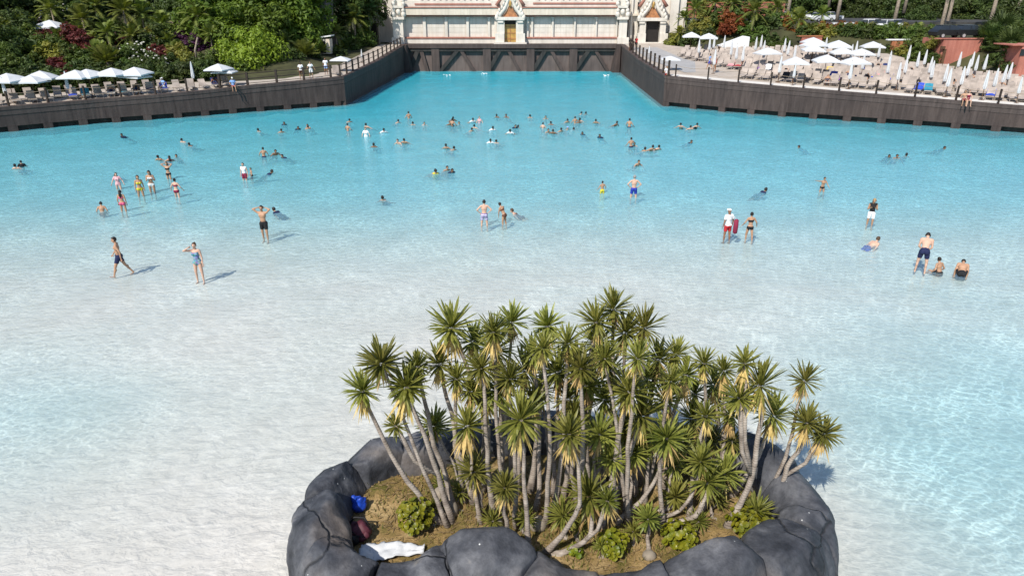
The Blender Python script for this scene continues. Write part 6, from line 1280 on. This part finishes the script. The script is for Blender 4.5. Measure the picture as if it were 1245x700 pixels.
wader(206, 195, 188, 30, 'float_back', 1, 'tan', LD, [('swimsuit', 'pink')], 'dark-haired bather in pink swimsuit sunk to the shoulders')
wader(687, 157, 153, 30, 'float_back', 1, 'tan', None, [('swimsuit', 'navy'), ('cap', 'lightblue')], 'bather in pale blue cap amid the crowd')
wader(528, 210, 204, 20, 'float_back', 1, 'tan', D_, [('vest', 'yellow')], 'bather in yellow vest sunk to the shoulders')
wader(27, 203, 195, 30, 'kneel', 0, 'tan', D_, [('shirt', 'black')], 'bather in black shirt chest-deep by the low pool wall')
for px, yb, yt in ((154, 167, 161), (350, 191, 186), (346, 151, 147), (361, 157, 152.5), (321, 212, 206.5), (625, 155, 150.5), (711, 163, 159), (732, 167, 162), (835, 173, 169), (979, 179.5, 176.5), (1078, 190, 186), (1140, 180, 176.5), (921, 234, 228.5), (546, 208.5, 203), (552, 153, 150), (147, 212, 209.5)):
    wader(px, yb, yt, rq.choice([75, 95, 150, 170, 195, 210, 280]), 'swim', 0, rq.choice(['tan', 'brown', 'brown']), D_, [('trunks', 'black'), ('shirt', 'navy')], 'dark-clad swimmer stretched out at the water surface', 'swimmers stretched out')
# people on the terraces
def deck_person(px, py, zf, yaw, pose, fem, skin, hair, clothes, label, dz=0.0, group=None):
    p = solve(px, py, 0.0, zf); return person((p.x, p.y, zf(p.x, p.y) + dz), yaw, pose, fem, skin, hair, clothes, label, group)
deck_person(367, 97, lz, 20, 'stand', 0, 'tan', D_, [('shirt', 'white'), ('trunks', 'brown')], 'man in white shirt and brown shorts at the timber railing')
deck_person(379, 96, lz, 200, 'wade', 1, 'tan', D_, [('shirt', 'white'), ('trunks', 'white')], 'person all in white walking along the timber railing')
deck_person(397, 91, lz, 190, 'stand', 0, 'brown', D_, [('shirt', 'white'), ('trunks', 'lightblue')], 'person in white shirt and pale blue shorts under the pale parasol')
p = on_wall(LW, 289, 138, .05); person((p[0], p[1], p[2] + .03), 208, 'dangle', 0, 'tan', None, [('shirt', 'lightblue'), ('trunks', 'red'), ('cap', 'white')], 'lifeguard in blue shirt and red shorts sitting on the pool wall')
p = on_wall(RW, 809, 129.5, .5); person((p[0] - .3, p[1] + .6, p[2] + .03), 200, 'dangle', 0, 'tan', D_, [('shirt', 'white'), ('trunks', 'red')], 'lifeguard in white shirt sitting at the corner of the walkway')
p = on_wall(RW, 1163, 156.5, .05); person((p[0], p[1], p[2] + .03), 160, 'dangle', 0, 'tan', B_, [('trunks', 'maroon')], 'bare-chested person sitting on the wall of the packed terrace')
p = on_wall(RW, 1168, 156.9, .1); person((p[0], p[1], p[2] + .03), 165, 'dangle', 1, 'fair', B_, [('swimsuit', 'maroon')], 'woman in dark red swimsuit sitting on the packed terrace wall')
deck_person(862, 85, zr, 60, 'walk', 0, 'tan', D_, [('shirt', 'lightblue'), ('trunks', 'blue')], 'man in pale blue shirt walking between the packed loungers')
deck_person(869, 87, zr, 100, 'stand', 1, 'brown', D_, [('swimsuit', 'red')], 'woman in red standing between the packed loungers')
deck_person(1131, 98, zr, 40, 'walk', 1, 'brown', LD, [('swimsuit', 'maroon')], 'tanned woman walking between the rows in front of the hedge')
deck_person(766, 62, zr, 200, 'stand', 0, 'brown', D_, [('shirt', 'black'), ('trunks', 'black')], 'person in black standing at the head of the channel wall')
deck_person(773, 60, zr, 160, 'stand', 1, 'tan', D_, [('shirt', 'red'), ('trunks', 'black')], 'person in red shirt standing at the head of the channel wall')
def sunbather(px, py, pool, zf, fem, skin, clothes, label, group=None):
    L = on_lounger(px, py, pool, zf); a = L.rotation_euler.z; r3 = Matrix.Rotation(a, 3, 'Z'); o_ = r3 @ Vector((0, .12, .52)); return person(L.location + o_, math.degrees(a) + 180, 'lie', fem, skin, D_, clothes, label, group)
for px, py, fem, sk in ((142, 112, 0, 'tan'), (165, 110, 1, 'fair'), (170, 108, 0, 'tan'), (258, 102, 0, 'brown'), (270, 101, 1, 'brown')): sunbather(px, py, LLO, lz, fem, sk, [('swimsuit', 'black')] if fem else [('trunks', 'navy')], 'sunbather reclining on a lounger below the planted slope', 'sunbathers on the lower terrace')
for px, py, fem, sk in ((948, 86, 0, 'tan'), (953, 88, 1, 'tan'), (1056, 77, 0, 'brown'), (1068, 78, 1, 'tan'), (1050, 95, 1, 'tan'), (1032, 90, 0, 'tan'), (1098, 90, 0, 'brown'), (1112, 86, 1, 'tan'), (1165, 100, 1, 'tan'), (1180, 96, 0, 'tan'), (905, 76, 1, 'tan'), (1220, 104, 0, 'tan'), (1005, 96, 0, 'tan')): sunbather(px, py, RLO, zr, fem, sk, [('swimsuit', 'black')] if fem else [('trunks', 'navy')], 'sunbather reclining on a lounger of the packed terrace', 'sunbathers on the packed terrace')
p = solve(200, 112, 0, lz); person((p.x, p.y, lz(p.x, p.y) + .42), 150, 'dangle', 0, 'tan', None, [('shirt', 'lightblue'), ('trunks', 'white'), ('cap', 'white')], 'man in blue shirt and white hat sitting among the loungers')
